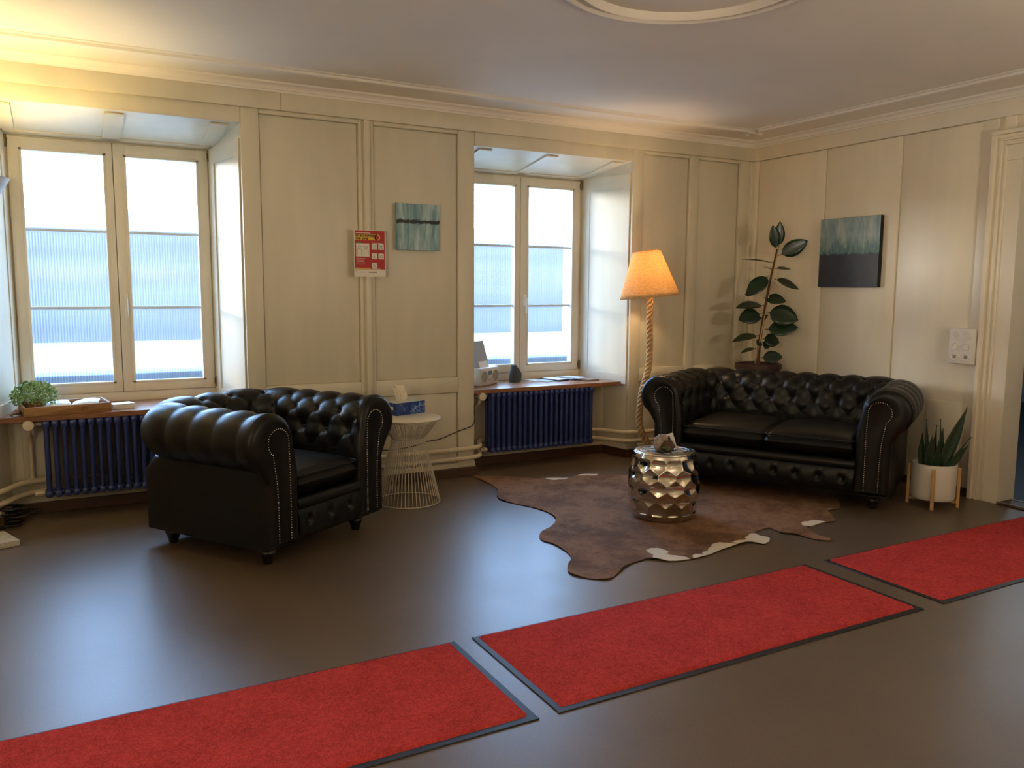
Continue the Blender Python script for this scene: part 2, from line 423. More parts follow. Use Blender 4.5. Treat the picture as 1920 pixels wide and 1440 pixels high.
# plaster mouldings on the ceiling
def mould(x0, y0, x1, y1, horiz):
    m = MB(); pr = [(-.055, 0), (-.050, -.006), (-.030, -.008), (-.022, -.020), (0, -.026), (.022, -.020), (.030, -.008), (.050, -.006), (.055, 0)]
    rows = []
    for e in (0, 1):
        rows.append([((x0, x1)[e], y0+a, ZC+.001+b) if horiz else (x0+a, (y0, y1)[e], ZC+.001+b) for a, b in pr])
    m.grid(rows); return m.build('ceiling_moulding', CEIL, ceiling, smooth=True)
mould(XL, 4.765, 4.64, 4.765, True); mould(4.70, YR, 4.70, 4.70, False)
m = MB(); m.rbox(4.64, 4.72, 4.735, 4.80, ZC-.026, ZC+.002, .008); m.ball((4.67, 4.80, ZC-.014), .022); m.ball((4.735, 4.735, ZC-.014), .022)
m.tube([(4.64, 4.81, ZC-.01), (4.70, 4.82, ZC-.012), (4.74, 4.79, ZC-.012), (4.75, 4.74, ZC-.01)], .010, 8)
m.build('moulding_corner', CEIL, ceiling, smooth=True)
for rr, w_, h_, nm in ((.515, .030, .024, 'ceiling_ring'), (.445, .022, .030, 'ceiling_ring')):
    m = MB(); prof = [(rr-w_, ZC+.002), (rr-w_*.7, ZC-h_*.5), (rr-w_*.2, ZC-h_), (rr+w_*.3, ZC-h_*.85), (rr+w_*.8, ZC-h_*.3), (rr+w_, ZC+.002)]
    m.lathe(prof, 72, (2.204, 2.592, 0), caps=False); fixn(m.build(nm, CEIL, ceiling, smooth=True))
# door casing, jamb and threshold
q = Nt('x'); bpy.data.materials.remove(q.m)
casing = thing('door_1', None, None); struct(casing)
prof = [(3.112, 3.088, .050), (3.088, 3.066, .030), (3.066, 3.050, .040), (3.050, 3.036, .028), (3.036, 3.022, .034), (3.022, 2.930, .026)]
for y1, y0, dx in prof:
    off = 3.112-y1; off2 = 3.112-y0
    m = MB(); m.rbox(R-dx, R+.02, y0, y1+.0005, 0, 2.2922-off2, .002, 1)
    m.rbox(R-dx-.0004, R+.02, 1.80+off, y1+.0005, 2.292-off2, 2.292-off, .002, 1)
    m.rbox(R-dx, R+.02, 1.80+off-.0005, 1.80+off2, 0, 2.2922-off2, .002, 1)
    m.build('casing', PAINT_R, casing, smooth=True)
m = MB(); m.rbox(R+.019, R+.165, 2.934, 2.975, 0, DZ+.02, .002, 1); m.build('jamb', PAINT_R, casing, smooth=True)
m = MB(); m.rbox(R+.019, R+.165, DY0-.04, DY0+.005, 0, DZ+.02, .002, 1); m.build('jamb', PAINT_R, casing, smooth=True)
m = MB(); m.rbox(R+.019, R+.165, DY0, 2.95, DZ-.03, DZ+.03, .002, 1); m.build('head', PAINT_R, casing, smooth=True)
m = MB(); m.rbox(R-.028, R+.12, DY0, 2.93, 0, .014, .003, 1); m.build('threshold', BROWN_SK, casing, smooth=True)
for xx in (R-.030, R+.112):
    m = MB(); m.rbox(xx, xx+.012, DY0, 2.93, .006, .019, .002, 1); m.build('threshold_strip', STEEL, casing, smooth=True)
# room beyond the doorway
HALL_BLUE = mat('hall_blue_paint', (126, 156, 176), 0.7); HALL_FLOOR = mat('hall_dark_floor', (22, 22, 26), 0.6)
q = MB(); q.box(R+.15, 10.2, .5, 7.2, -.08, -.002); struct(q.build('floor_hall', HALL_FLOOR))
q = MB(); q.box(10.1, 10.2, .5, 7.2, 0, 2.6); q.box(R+.15, 10.2, 7.1, 7.2, 0, 2.6); q.box(R+.15, 10.2, .4, .5, 0, 2.6); q.box(R+.15, 10.2, .4, 7.2, 2.6, 2.7)
q.box(R+.152, R+.162, DY1+.045, 7.2, 0, 2.6); q.box(R+.152, R+.162, .5, DY0-.045, 0, 2.6); q.box(R+.152, R+.162, DY0-.045, DY1+.045, DZ+.035, 2.6)
struct(q.build('wall_hall', HALL_BLUE))
light('hall_fill_light', 'POINT', (8.0, 4.2, 2.3), 25, (0.75, 0.88, 1.0), shadow_soft_size=0.2)  # unseen light added to brighten the room beyond the doorway

# ------------------------------------------------------------------ windows
def window(idx, cx):
    w = thing('window_%d' % idx, None, None, (cx, 0, 0)); struct(w)
    h0, h1 = .640, 2.205; hw = .585; Y0 = 5.70
    m = MB()
    m.rbox(-hw, -.552, Y0-.005, Y0+.10, h0-.03, h1, .004); m.rbox(.552, hw, Y0-.005, Y0+.10, h0-.03, h1, .004)
    m.rbox(-hw, hw, Y0-.005, Y0+.10, 2.188, h1+.01, .004); m.rbox(-hw, hw, Y0-.012, Y0+.10, h0-.045, .657, .004)
    m.build('frame', WHITE_FR, w, smooth=True)
    for sgn in (-1, 1):
        if sgn < 0: a, b, pa, pb = -.552, -.002, -.482, -.052
        else: a, b, pa, pb = .001, .552, .072, .482
        zt, zb, pt, pb_ = 2.187, .658, 2.112, .724
        m = MB(); ys, ye = Y0-.022, Y0+.04
        m.rbox(a, pa, ys, ye, zb, zt, .005); m.rbox(pb, b, ys, ye, zb, zt, .005)
        m.rbox(pa-.004, pb+.004, ys+.0006, ye-.001, pt, zt-.0006, .005); m.rbox(pa-.004, pb+.004, ys+.0006, ye-.001, zb+.0006, pb_, .005)
        m.rbox(pa-.014, pa+.002, ys-.004, ys+.004, pb_-.012, pt+.012, .002, 1); m.rbox(pb-.002, pb+.014, ys-.004, ys+.004, pb_-.012, pt+.012, .002, 1)
        m.rbox(pa-.014, pb+.014, ys-.004, ys+.004, pt-.002, pt+.014, .002, 1); m.rbox(pa-.014, pb+.014, ys-.004, ys+.004, pb_-.014, pb_+.002, .002, 1)
        sash = m.build('sash', WHITE_FR, w, smooth=True)
        n = int((pb-pa)/.0156)*6                      # corrugated pane
        row = [(pa+(pb-pa)*i/n, Y0+.018+.0016*math.sin(2*PI*(pa+(pb-pa)*i/n)/.0156)) for i in range(n+1)]
        for z0, z1 in ((pb_, 1.176), (1.196, 1.642), (1.664, pt)):
            m = MB(); m.grid([[(x, y, z0) for x, y in row], [(x, y, z1) for x, y in row]])
            m.build('pane', GLASS, sash, smooth='all')
        for zc in (1.187, 1.653):
            m = MB(); m.rbox(pa-.002, pb+.002, Y0+.004, Y0+.034, zc-.009, zc+.009, .003, 1); m.build('glazing_bar', BAR, sash, smooth=True)
        if sgn > 0:
            m = MB(); m.rbox(-.024, .024, ye-.004, ye+.012, zb, zt, .002, 1); m.build('meeting_strip', WHITE_FR, sash, smooth=True)
            m = MB(); m.rbox(.022, .050, ys-.012, ys+.002, 1.185, 1.275, .004); m.tube([(.036, ys-.01, 1.245), (.036, ys-.045, 1.245)], .009, 10)
            m.tube(spline([(.036, ys-.042, 1.250), (.036, ys-.046, 1.20), (.037, ys-.043, 1.13)], 5), .009, 10)
            m.build('handle', WHITE if idx == 2 else KNOB, sash, smooth=True)
        xh = sgn*.560
        for zc in (2.155, .70):
            m = MB(); m.tube([(xh, ys-.006, zc-.035), (xh, ys-.006, zc+.035)], .008, 10); m.rbox(xh-.012, xh+.012, ys-.004, ys+.006, zc-.02, zc+.02, .003, 1)
            m.build('hinge', BRASS, sash, smooth=True)
    m = MB(); a, b = -.655, .655
    m.prism([(-.645, 5.20), (.645, 5.20), (.565, 5.72), (-.565, 5.72)], .572, .600)
    fixn(m.build('sill', SILL, w))
    return w
window(1, .306); window(2, 3.172)
# outside
OUT_G = mat('pale_paving', (150, 144, 134), 0.9); OUT_B = mat('slate_blue_render', (84, 82, 84), 0.9, var=.3, vs=.5, scale=(.15, .15, 3)); OUT_R = mat('pale_roof', (120, 124, 130), .9); OUT_L = mat('outer_ledge_stone', (96, 112, 142), 0.8)
q = MB(); q.box(-60, 90, 6.2, 120, -.35, -.25); struct(q.build('ground_outside', OUT_G))
far = thing('low_building', 'slate blue low building blurred behind the ribbed window glass', 'building', (12, 26, -.25))
m = MB(); m.box(-45, 45, 0, 6, 0, 3.15); m.build('wall', OUT_B, far)
m = MB(); m.prism_x([(.0, 3.15), (6.0, 3.15), (3, 3.9)], -45, 45); fixn(m.build('roof', OUT_R, far))
for cx in (.306, 3.172):
    m = MB(); m.rbox(cx-.56, cx+.56, 5.80, 6.10, .60, .76, .01); struct(m.build('trim_3', OUT_L))

# ------------------------------------------------------------------ chesterfield seats
RC, AX_, YB, NC, ZCR, RR = .05, .20, .65, .165, .605, .14
def chester_profile():
    raw = [(.006, .33), (.001, .40), (.0, .46), (.006, .53)]
    for a in range(188, -80, -6): raw.append((NC+RR*math.cos(math.radians(a)), ZCR+RR*math.sin(math.radians(a))))
    raw += [(.203, .463)]
    L = [0]
    for i in range(1, len(raw)): L.append(L[-1]+math.dist(raw[i], raw[i-1]))
    n = int(L[-1]/.0115); out = []; j = 0
    for k in range(n+1):
        t = L[-1]*k/n
        while j < len(L)-2 and L[j+1] < t: j += 1
        f = (t-L[j])/(L[j+1]-L[j]); a, b = raw[j], raw[j+1]
        out.append((t, a[0]+(b[0]-a[0])*f, a[1]+(b[1]-a[1])*f))
    res = []
    for k in range(len(out)):
        a = out[max(0, k-1)]; b = out[min(len(out)-1, k+1)]; dn, dz = b[1]-a[1], b[2]-a[2]; l = math.hypot(dn, dz)
        res.append((out[k][0], out[k][1], out[k][2], -dz/l, dn/l))
    crest = min(res, key=lambda r: math.dist((r[1], r[2]), (NC+RR*math.cos(math.radians(112)), ZCR+RR*math.sin(math.radians(112)))))[0]
    return res, crest
PROF, VC = chester_profile()
SV = .105
def tuft(p, q):
    if q >= 0:
        A, B = p+q/2, p-q/2
        puff = (abs(math.sin(PI*A))*abs(math.sin(PI*B)))**.42
        qi = round(q); po = p-(0.5 if qi % 2 else 0.0); dp = (po-round(po)); dq = q-qi
        dist2 = (dp*.145)**2+(dq*SV)**2
        dip = math.exp(-dist2/(.020**2)) if 0 <= qi <= 2 else 0
        return -.019*(1-puff)-.016*dip
    puff = abs(math.sin(PI*p))**.84
    dp = p-round(p); dip = math.exp(-((dp*.145)**2+(q*SV)**2)/(.020**2))
    return -.019*(1-puff)*max(.35, 1+q*.10)-.016*dip
def outline(ins):
    """arm-front keyhole outline in (n, z), inset by ins"""
    pts = [(0.0, .10), (0.0, .30), (0.0, .46), (.006, .53)]
    for a in range(188, -80, -8): pts.append((NC+RR*math.cos(math.radians(a)), ZCR+RR*math.sin(math.radians(a))))
    pts += [(.2, .440), (.2, .30), (.2, .10)]
    if ins == 0: return pts
    out = []
    pts2 = []
    x0, x1 = ins, .2-ins; r = RR-ins*1.25
    pts2 = [(x0, .10+min(ins, .02)), (x0, .30), (x0, .46)]
    st = 188
    for a in range(176, -60, -8):
        pts2.append((NC+r*math.cos(math.radians(a))-(.035*ins/.06 if ins > .03 else 0), ZCR+r*math.sin(math.radians(a))))
    pts2 += [(x1+ins*.1, .42-ins*.0), (x1, .30), (x1, .10+min(ins, .02))]
    return pts2
def resample(pts, n):
    L = [0]
    for i in range(1, len(pts)): L.append(L[-1]+math.dist(pts[i], pts[i-1]))
    out = []; j = 0
    for k in range(n):
        t = L[-1]*k/(n-1)
        while j < len(L)-2 and L[j+1] < t: j += 1
        f = (t-L[j])/max(1e-9, L[j+1]-L[j]); out.append((pts[j][0]+(pts[j+1][0]-pts[j][0])*f, pts[j][1]+(pts[j+1][1]-pts[j][1])*f))
    return out
BTN = None
def chesterfield(name, label, cat, corner, th, W_, ncush, nA, nB):
    global BTN
    c, s_ = math.cos(th), math.sin(th); ox, oy = W_/2, .42
    root = thing(name, label, cat, (corner[0]+c*ox-s_*oy, corner[1]+s_*ox+c*oy, 0), th)
    loc = lambda x, y, z: (x-ox, y-oy, z)
    xi0, xi1 = AX_, W_-AX_
    La = YB-RC; arc = PI/2*(RC+.1); Lb = xi1-xi0-2*RC
    LA = La+arc/2; LB = Lb+arc
    def base(u, n):                                   # u along the U from left-arm front; returns xy and outward dir
        if u <= La: return (xi0-n, u), (-1, 0)
        u2 = u-La
        if u2 <= arc:
            a = PI-(u2/arc)*PI/2; return (xi0+RC+(RC+n)*math.cos(a), YB-RC+(RC+n)*math.sin(a)), (math.cos(a), math.sin(a))
        u2 -= arc
        if u2 <= Lb: return (xi0+RC+u2, YB+n), (0, 1)
        u2 -= Lb
        if u2 <= arc:
            a = PI/2-(u2/arc)*PI/2; return (xi1-RC+(RC+n)*math.cos(a), YB-RC+(RC+n)*math.sin(a)), (math.cos(a), math.sin(a))
        return (xi1+n, La-(u2-arc)), (1, 0)
    def surf(u, k, p):
        t, n, z, nn, nz = PROF[k]; q = (VC-t)/SV
        d = tuft(p, q)
        (x, y), (dx, dy) = base(u, n)
        N = Vector((dx*nn, dy*nn, nz))
        return Vector(loc(x, y, z))+N*d, N
    secs = [('arm', 0, LA, lambda f: .5+f*(nA-.5)), ('back', LA, LA+LB, lambda f: f*nB), ('arm', LA+LB, 2*LA+LB, lambda f: nA-f*(nA-.5))]
    for nm, u0, u1, pf in secs:
        m = MB(); nu = int((u1-u0)/.0115); rows = []
        for i in range(nu+1):
            f = i/nu; rows.append([surf(u0+(u1-u0)*f, k, pf(f))[0] for k in range(len(PROF))])
        m.grid(rows); part = m.build(nm, LEATHER, root, smooth='all')
        fixn(part)
        # buttons
        for qi in (0, 1, 2):
            k = min(range(len(PROF)), key=lambda j: abs(PROF[j][0]-(VC-qi*SV)))
            for i in range(-1, 40):
                p = i+(.5 if qi % 2 else 0)
                f = (p-.5)/(nA-.5) if nm == 'arm' else p/nB
                if u0 > 0 and nm == 'arm': f = 1-f
                if not (0.03 < f < .999): continue
                P, N = surf(u0+(u1-u0)*f, k, p)
                if BTN is None:
                    b = MB(); b.ball((0, 0, 0), .0105, 8, 5, (1, 1, .55)); BTN = b.build('button', LEATHER, None, smooth='all'); bo = BTN
                    bo.parent = part
                else: bo = share(BTN, 'button', part)
                bo.location = P+N*.003; bo.rotation_euler = N.to_track_quat('Z', 'Y').to_euler()
    # body
    m = MB()
    def body_poly(rb):
        p_ = [(.196, .0), (.008, .0), (.0, .010)]
        p_ += [(rb-rb*math.cos(math.radians(t)), .85-rb+rb*math.sin(math.radians(t))) for t in range(0, 91, 10)]
        p_ += [(W_-x, y) for x, y in reversed(p_)]
        return [(x-ox, y-oy) for x, y in p_+[(W_-.196, YB+.005), (.196, YB+.005)]]
    lv = [(body_poly(.045), .095), (body_poly(.045), .40), (body_poly(.16), .466)]; k_ = len(lv[0][0])
    m.add([(x, y, z) for pl, z in lv for x, y in pl], [tuple(range(k_-1, -1, -1)), tuple(range(2*k_, 3*k_))]+[(l*k_+i, l*k_+(i+1) % k_, (l+1)*k_+(i+1) % k_, (l+1)*k_+i) for l in (0, 1) for i in range(k_)])
    m.rbox(*[a-ox for a in (.1, W_-.1)], *[a-oy for a in (.03, YB+.1)], .12, .285, .012)
    # core of the roll so nothing shows through
    fixn(m.build('body', LEATHER, root, smooth=True))
    # arm fronts
    for sd in (0, 1):
        X = (lambda n: xi0-n) if sd == 0 else (lambda n: xi1+n)
        m = MB(); NP = 90; rows = []
        for ins, y in ((0, .012), (.002, -.010), (.009, -.024), (.022, -.032), (.040, -.033), (.056, -.027), (.062, -.024)):
            rows.append([loc(X(n), y, z) for n, z in resample(outline(ins), NP)])
        m.grid(rows); o = len(m.v)-NP
        m.f.append(tuple(range(o, o+NP)))
        # close the bottom
        m.add([rows[i][0] for i in range(len(rows))]+[rows[i][-1] for i in range(len(rows)-1, -1, -1)], [tuple(range(2*len(rows)))])
        fp = fixn(m.build('front_panel', LEATHER, root, smooth=True))
        # nails
        m = MB(); L = resample(outline(.060), 400); tot = sum(math.dist(L[i], L[i+1]) for i in range(399)); nn = int(tot/.0125)
        for n, z in resample(outline(.060), nn):
            if z < .125: continue
            m.ball(loc(X(n), -.030, z), .0042, 6, 4)
        t = m.build('nail_trim', NAIL, fp, smooth='all'); t['kind'] = 'stuff'; t['label'] = 'row of small silver nail heads'
    # front rail with one row of tufts
    m = MB(); rows = []; z0, z1 = .10, .262; nx = int((xi1-xi0)/.010); nz = 16
    sp = (xi1-xi0)/max(1, round((xi1-xi0)/.135))
    for i in range(nx+1):
        x = xi0+(xi1-xi0)*i/nx; r = []
        for j in range(nz+1):
            t = j/nz; z = z0+(z1-z0)*t; p = (x-xi0)/sp-.5
            bulge = -.028*math.sin(PI*min(1, max(0, t)))**.6
            dp = (p-round(p))*sp; dz = z-(z0+.55*(z1-z0))
            dip = .022*math.exp(-(dp*dp+dz*dz)/.018**2)+.010*math.exp(-((abs(dp)-abs(dz)*.55)/.008)**2)*math.exp(-abs(dz)/.05)
            r.append(loc(x, -.002+bulge+dip, z))
        rows.append(r)
    m.grid(rows); fixn(m.build('front_rail', LEATHER, root, smooth='all'))
    m = MB(); m.tube([loc(x0, .0, .278) for x0 in (xi0-.005, xi0+.05, (xi0+xi1)/2, xi1-.05, xi1+.005)], .030, 14); m.build('rail_roll', LEATHER, root, smooth=True)
    # cushions
    cw = (xi1-xi0)/ncush
    for kk in range(ncush):
        a, b = xi0+kk*cw+.003, xi0+(kk+1)*cw-.003; y0, y1 = -.022, YB-.002; zc, hz = .375, .066; N_ = 22
        m = MB()
        def pt(i, j, sg):
            fa, fb = 2*i/N_-1, 2*j/N_-1
            e = (max(0, 1-abs(fa)**6)*max(0, 1-abs(fb)**6))**.25
            cr = .020*(1-fa*fa)*(1-fb*fb) if sg > 0 else 0
            wob = .004*noise.noise(Vector((fa*2.1+kk*9, fb*2.3, W_)))
            return loc((a+b)/2+(b-a)/2*math.copysign(abs(fa)**.8, fa), (y0+y1)/2+(y1-y0)/2*math.copysign(abs(fb)**.8, fb), zc+sg*hz*e+cr+wob)
        m.grid([[pt(i, j, 1) for j in range(N_+1)] for i in range(N_+1)])
        m.grid([[pt(i, j, -1) for j in range(N_, -1, -1)] for i in range(N_+1)])
        cu = fixn(m.build('seat_cushion', LEATHER, root, smooth='all'))
        m = MB(); rz = .418; rr_ = .03; path = []
        for (cx, cy, a0) in ((b-rr_, y1-rr_, 0), (a+rr_, y1-rr_, 90), (a+rr_, y0+rr_, 180), (b-rr_, y0+rr_, 270)):
            for t in range(0, 91, 18): path.append(loc(cx+rr_*math.cos(math.radians(a0+t)), cy+rr_*math.sin(math.radians(a0+t)), rz))
        m.tube(path, .0055, 8, closed=True); m.build('piping', LEATHER, cu, smooth='all')
    # feet
    lg = None
    for x, y in ((.10, .09), (W_-.10, .09), (.10, .76), (W_-.10, .76)):
        if lg is None:
            m = MB(); m.lathe([(.020, 0), (.024, .006), (.026, .02), (.031, .035), (.040, .055), (.036, .066), (.043, .078), (.043, .10)], 18)
            lg = m.build('leg', LEG_WOOD, root, smooth=True); o = lg
        else: o = share(lg, 'leg', root)
        o.location = loc(x, y, 0)
    return root
chesterfield('armchair', 'black tufted leather club armchair standing between the left window and wire table', 'armchair', (.765, 3.775), math.radians(32.5), .85, 1, 5, 3)
chesterfield('sofa', 'black tufted leather two seat sofa set across the far corner', 'sofa', (3.51, 4.379), math.radians(-60.4), 1.484, 2, 5, 8)

# ------------------------------------------------------------------ radiators and pipes
def rad_section():
    m = MB()
    for y in (0, .048, .096): m.tube([(0, y, .160), (0, y, .540)], .0135, 10, caps=False)
    for z0, z1 in ((.530, .572), (.132, .172)): m.rbox(-.0195, .0195, -.0165, .1125, z0, z1, .013, 2)
    m.tube([(-.0225, .048, .549), (.0225, .048, .549)], .017, 10); m.tube([(-.0225, .048, .152), (.0225, .048, .152)], .017, 10)
    return m
SEC = None
def radiator(label, x0, n, vx):
    global SEC
    rt = thing('radiator', label, 'radiator', (x0, 5.205, 0))
    for i in range(n):
        if SEC is None: SEC = rad_section().build('section', RAD_BLUE, rt, smooth=True); o = SEC
        else: o = share(SEC, 'section', rt)
        o.location = (.0225+i*.045, 0, 0)
    m = MB(); m.tube([(-.10, .048, .549), (0, .048, .549)], .010, 10); m.tube([(-.05, .048, .549), (-.03, .048, .549)], .017, 8)
    m.tube(spline([(-.062, .048, .549), (-.062, .055, .50), (-.062, .12, .46), (-.062, .15, .40), (-.062, .15, .21)], 5), .013, 10)
    v = m.build('valve', PIPE, rt, smooth=True)
    m = MB(); m.tube([(-.062, .045, .549), (-.062, -.012, .549)], [.018, .026], 14); m.lathe([(.026, 0), (.030, .004), (.030, .016), (.024, .024), (.010, .026)], 16)
    mm = MB(); mm.lathe([(.018, 0), (.029, .006), (.031, .03), (.027, .042), (.012, .046)], 18)
    k = mm.build('knob', KNOB, v, smooth=True); k.location = (-.062, .03, .549); k.rotation_euler = (PI/2, 0, 0)
    m = MB(); m.tube([(-.05, .048, .152), (0, .048, .152)], .012, 10); m.tube([(-.03, .048, .152), (-.012, .048, .152)], .019, 8); m.build('return_union', PIPE, rt, smooth=True)
    for x in (.12, n*.045-.12):
        m = MB(); m.tube([(x, .06, .20), (x, .204, .20)], .008, 8); m.build('bracket', RAD_BLUE, rt, smooth=True)
    return rt
radiator('blue column radiator under the left window behind the armchair', -.145, 20, 0)
radiator('blue column radiator under the right window beside the rope lamp', 2.665, 20, 0)
def pipe(z, dy, label):
    P = [(XL+.05, D-.045-dy, z), (-.42, D-.045-dy, z), (-.335+dy, D-.01, z), (-.285+dy, 5.30, z), (-.20, 5.365, z), (.0, 5.372, z), (.80, 5.372, z), (.865, 5.33, z),
         (.90-dy, 5.16, z), (.96, D-.03-dy, z), (1.05, D-.045-dy, z), (2.43, D-.045-dy, z), (2.52, D-.03-dy, z), (2.575+dy, 5.16, z), (2.61+dy, 5.31, z), (2.69, 5.365, z), (2.9, 5.372, z),
         (3.62, 5.372, z), (3.705, 5.35, z), (3.76-dy, 5.24, z), (3.80, D-.02-dy, z), (3.90, D-.045-dy, z), (5.0, D-.045-dy, z)]
    pts = []
    for i, p in enumerate(P): pts.append(Vector(p))
    sm = []
    for i in range(len(pts)-1):
        a, b = pts[i], pts[i+1]; n = max(2, int((b-a).length/.05))
        sm += [a+(b-a)*k/n for k in range(n)]
    sm.append(pts[-1])
    for _ in range(3): sm = [sm[0]]+[(sm[i-1]+sm[i]*2+sm[i+1])/4 for i in range(1, len(sm)-1)]+[sm[-1]]
    m = MB(); m.tube(sm, .0165, 10); o = m.build('heating_pipe', PIPE, None, smooth='all')
    m = MB()
    for x in (2.30, 3.98):
        m.tube([(x, D-.045-dy, z), (x, D+.0, z)], .007, 8); m.tube([(x-.012, D-.045-dy, z), (x+.012, D-.045-dy, z)], .0195, 10)
    m.build('clip', PIPE, o, smooth=True)
    return tag(o, label, 'pipe')
pipe(.205, 0, 'upper cream heating pipe running along the window wall'); pipe(.138, .0, 'lower cream heating pipe just above the skirting')
m = MB(); m.tube(spline([(1.60, 5.10, .262), (1.784, 5.112, .252), (1.87, 5.112, .243), (2.041, 5.112, .255), (2.126, 5.112, .277), (2.237, 5.112, .289), (2.37, 5.112, .331), (2.473, 5.112, .361), (2.50, 5.12, .40), (2.535, 5.20, .47), (2.56, 5.26, .55), (2.60, 5.30, .574)], 6), .0035, 6)
tag(m.build('wall_cable', BLACKP, None, smooth='all'), 'thin dark cable hanging across the wall behind the wire table', 'cable')
m = MB()
for k in range(9):
    cx, cy = -.31+random.uniform(-.05, .05), 5.20+random.uniform(-.05, .06); rr = random.uniform(.05, .085); ph = random.uniform(0, 6)
    pts = [(cx+rr*math.cos(a+ph)*(1+.2*math.sin(3*a)), cy+rr*.9*math.sin(a+ph), .010+.012*abs(math.sin(a*.5+k))+.0115*k) for a in [2*PI*i/18 for i in range(18)]]
    m.tube(pts, .0052, 6, closed=True)
m.tube(spline([(-.30, 5.14, .02), (-.40, 5.04, .01), (-.55, 4.98, .008), (-.9, 4.95, .008)], 8), .0052, 6)
tag(m.build('cable_coil', BLACKP, None, smooth='all'), 'tangle of black cable on the floor below the left pipes', 'cable')

# ------------------------------------------------------------------ mats and hide
def floor_mat_thing(label, x0, x1):
    t = thing('door_mat', label, 'mat', ((x0+x1)/2, 2.365, 0), 0, 'red runner mats laid end to end'); hx, hy = (x1-x0)/2, .315
    m = MB(); m.rbox(-hx, hx, -hy, hy, 0.0, .004, .0018, 1); m.build('rubber_border', BLACK, t, smooth=True)
    m = MB(); n = 130; k = 44; rows = []
    for i in range(n+1):
        r = []
        for j in range(k+1):
            x = -hx+.022+(2*hx-.044)*i/n; y = -hy+.024+(2*hy-.030)*j/k; e = min(i, n-i, j, k-j)
            r.append((x+(random.uniform(-.001, .001)), y+random.uniform(-.001, .001), .003 if e == 0 else .0105+random.uniform(-.0009, .0009)))
        rows.append(r)
    m.grid(rows); fixn(m.build('pile', CARPET, t, smooth='all'))
floor_mat_thing('red carpet runner mat nearest the camera at lower left', -.575, 1.226)
floor_mat_thing('red carpet runner mat in the middle of the three', 1.296, 3.090)
floor_mat_thing('red carpet runner mat leading to the doorway', 3.216, 5.010)
HO = [(2.484,5.10),(2.548,5.06),(2.753,4.92),(2.838,4.843),(2.963,4.779),(3.038,4.741),(3.121,4.753),(3.187,4.789),(3.323,4.735),(3.457,4.63),(3.62,4.47),(3.80,4.27),(3.98,4.02),(4.12,3.80),(4.22,3.62),
 (4.268,3.489),(4.155,3.357),(4.061,3.301),(3.97,3.298),(3.907,3.208),(3.831,3.13),(3.731,3.137),(3.607,3.113),(3.582,3.104),(3.526,2.986),(3.53,2.904),(3.492,2.885),(3.449,2.946),(3.429,3.037),(3.379,3.103),(3.392,3.203),(3.266,3.183),(3.235,3.137),(3.253,3.068),(3.156,3.002),(3.084,3.058),(2.861,3.027),(2.724,2.992),(2.615,2.999),(2.531,3.019),(2.467,3.093),(2.405,3.092),(2.305,3.062),(2.201,2.992),(2.13,2.955),(2.065,2.989),(2.021,3.056),(2.013,3.121),(2.064,3.204),(2.134,3.283),(2.166,3.389),(2.172,3.514),(2.152,3.582),(2.168,3.651),(2.214,3.708),(2.301,3.768),(2.393,3.853),(2.435,3.922),(2.459,4.029),(2.442,4.163),(2.39,4.293),(2.347,4.423),(2.37,4.522),(2.436,4.634),(2.47,4.77),(2.475,4.961)]
HW = [(2.57,3.16,.07),(2.537,3.07,.07),(2.60,3.02,.06),(2.70,3.0,.045),(2.783,3.0,.06),(2.86,3.04,.06),(2.927,3.075,.075),(3.05,3.06,.06),(3.12,3.04,.08),(3.19,3.08,.09),(3.22,3.12,.06),(2.953,4.78,.08),(3.0,4.76,.06),(3.18,4.79,.06),(3.26,4.75,.05),(3.66,3.14,.075),(3.72,3.145,.06),(4.0,3.30,.02)]
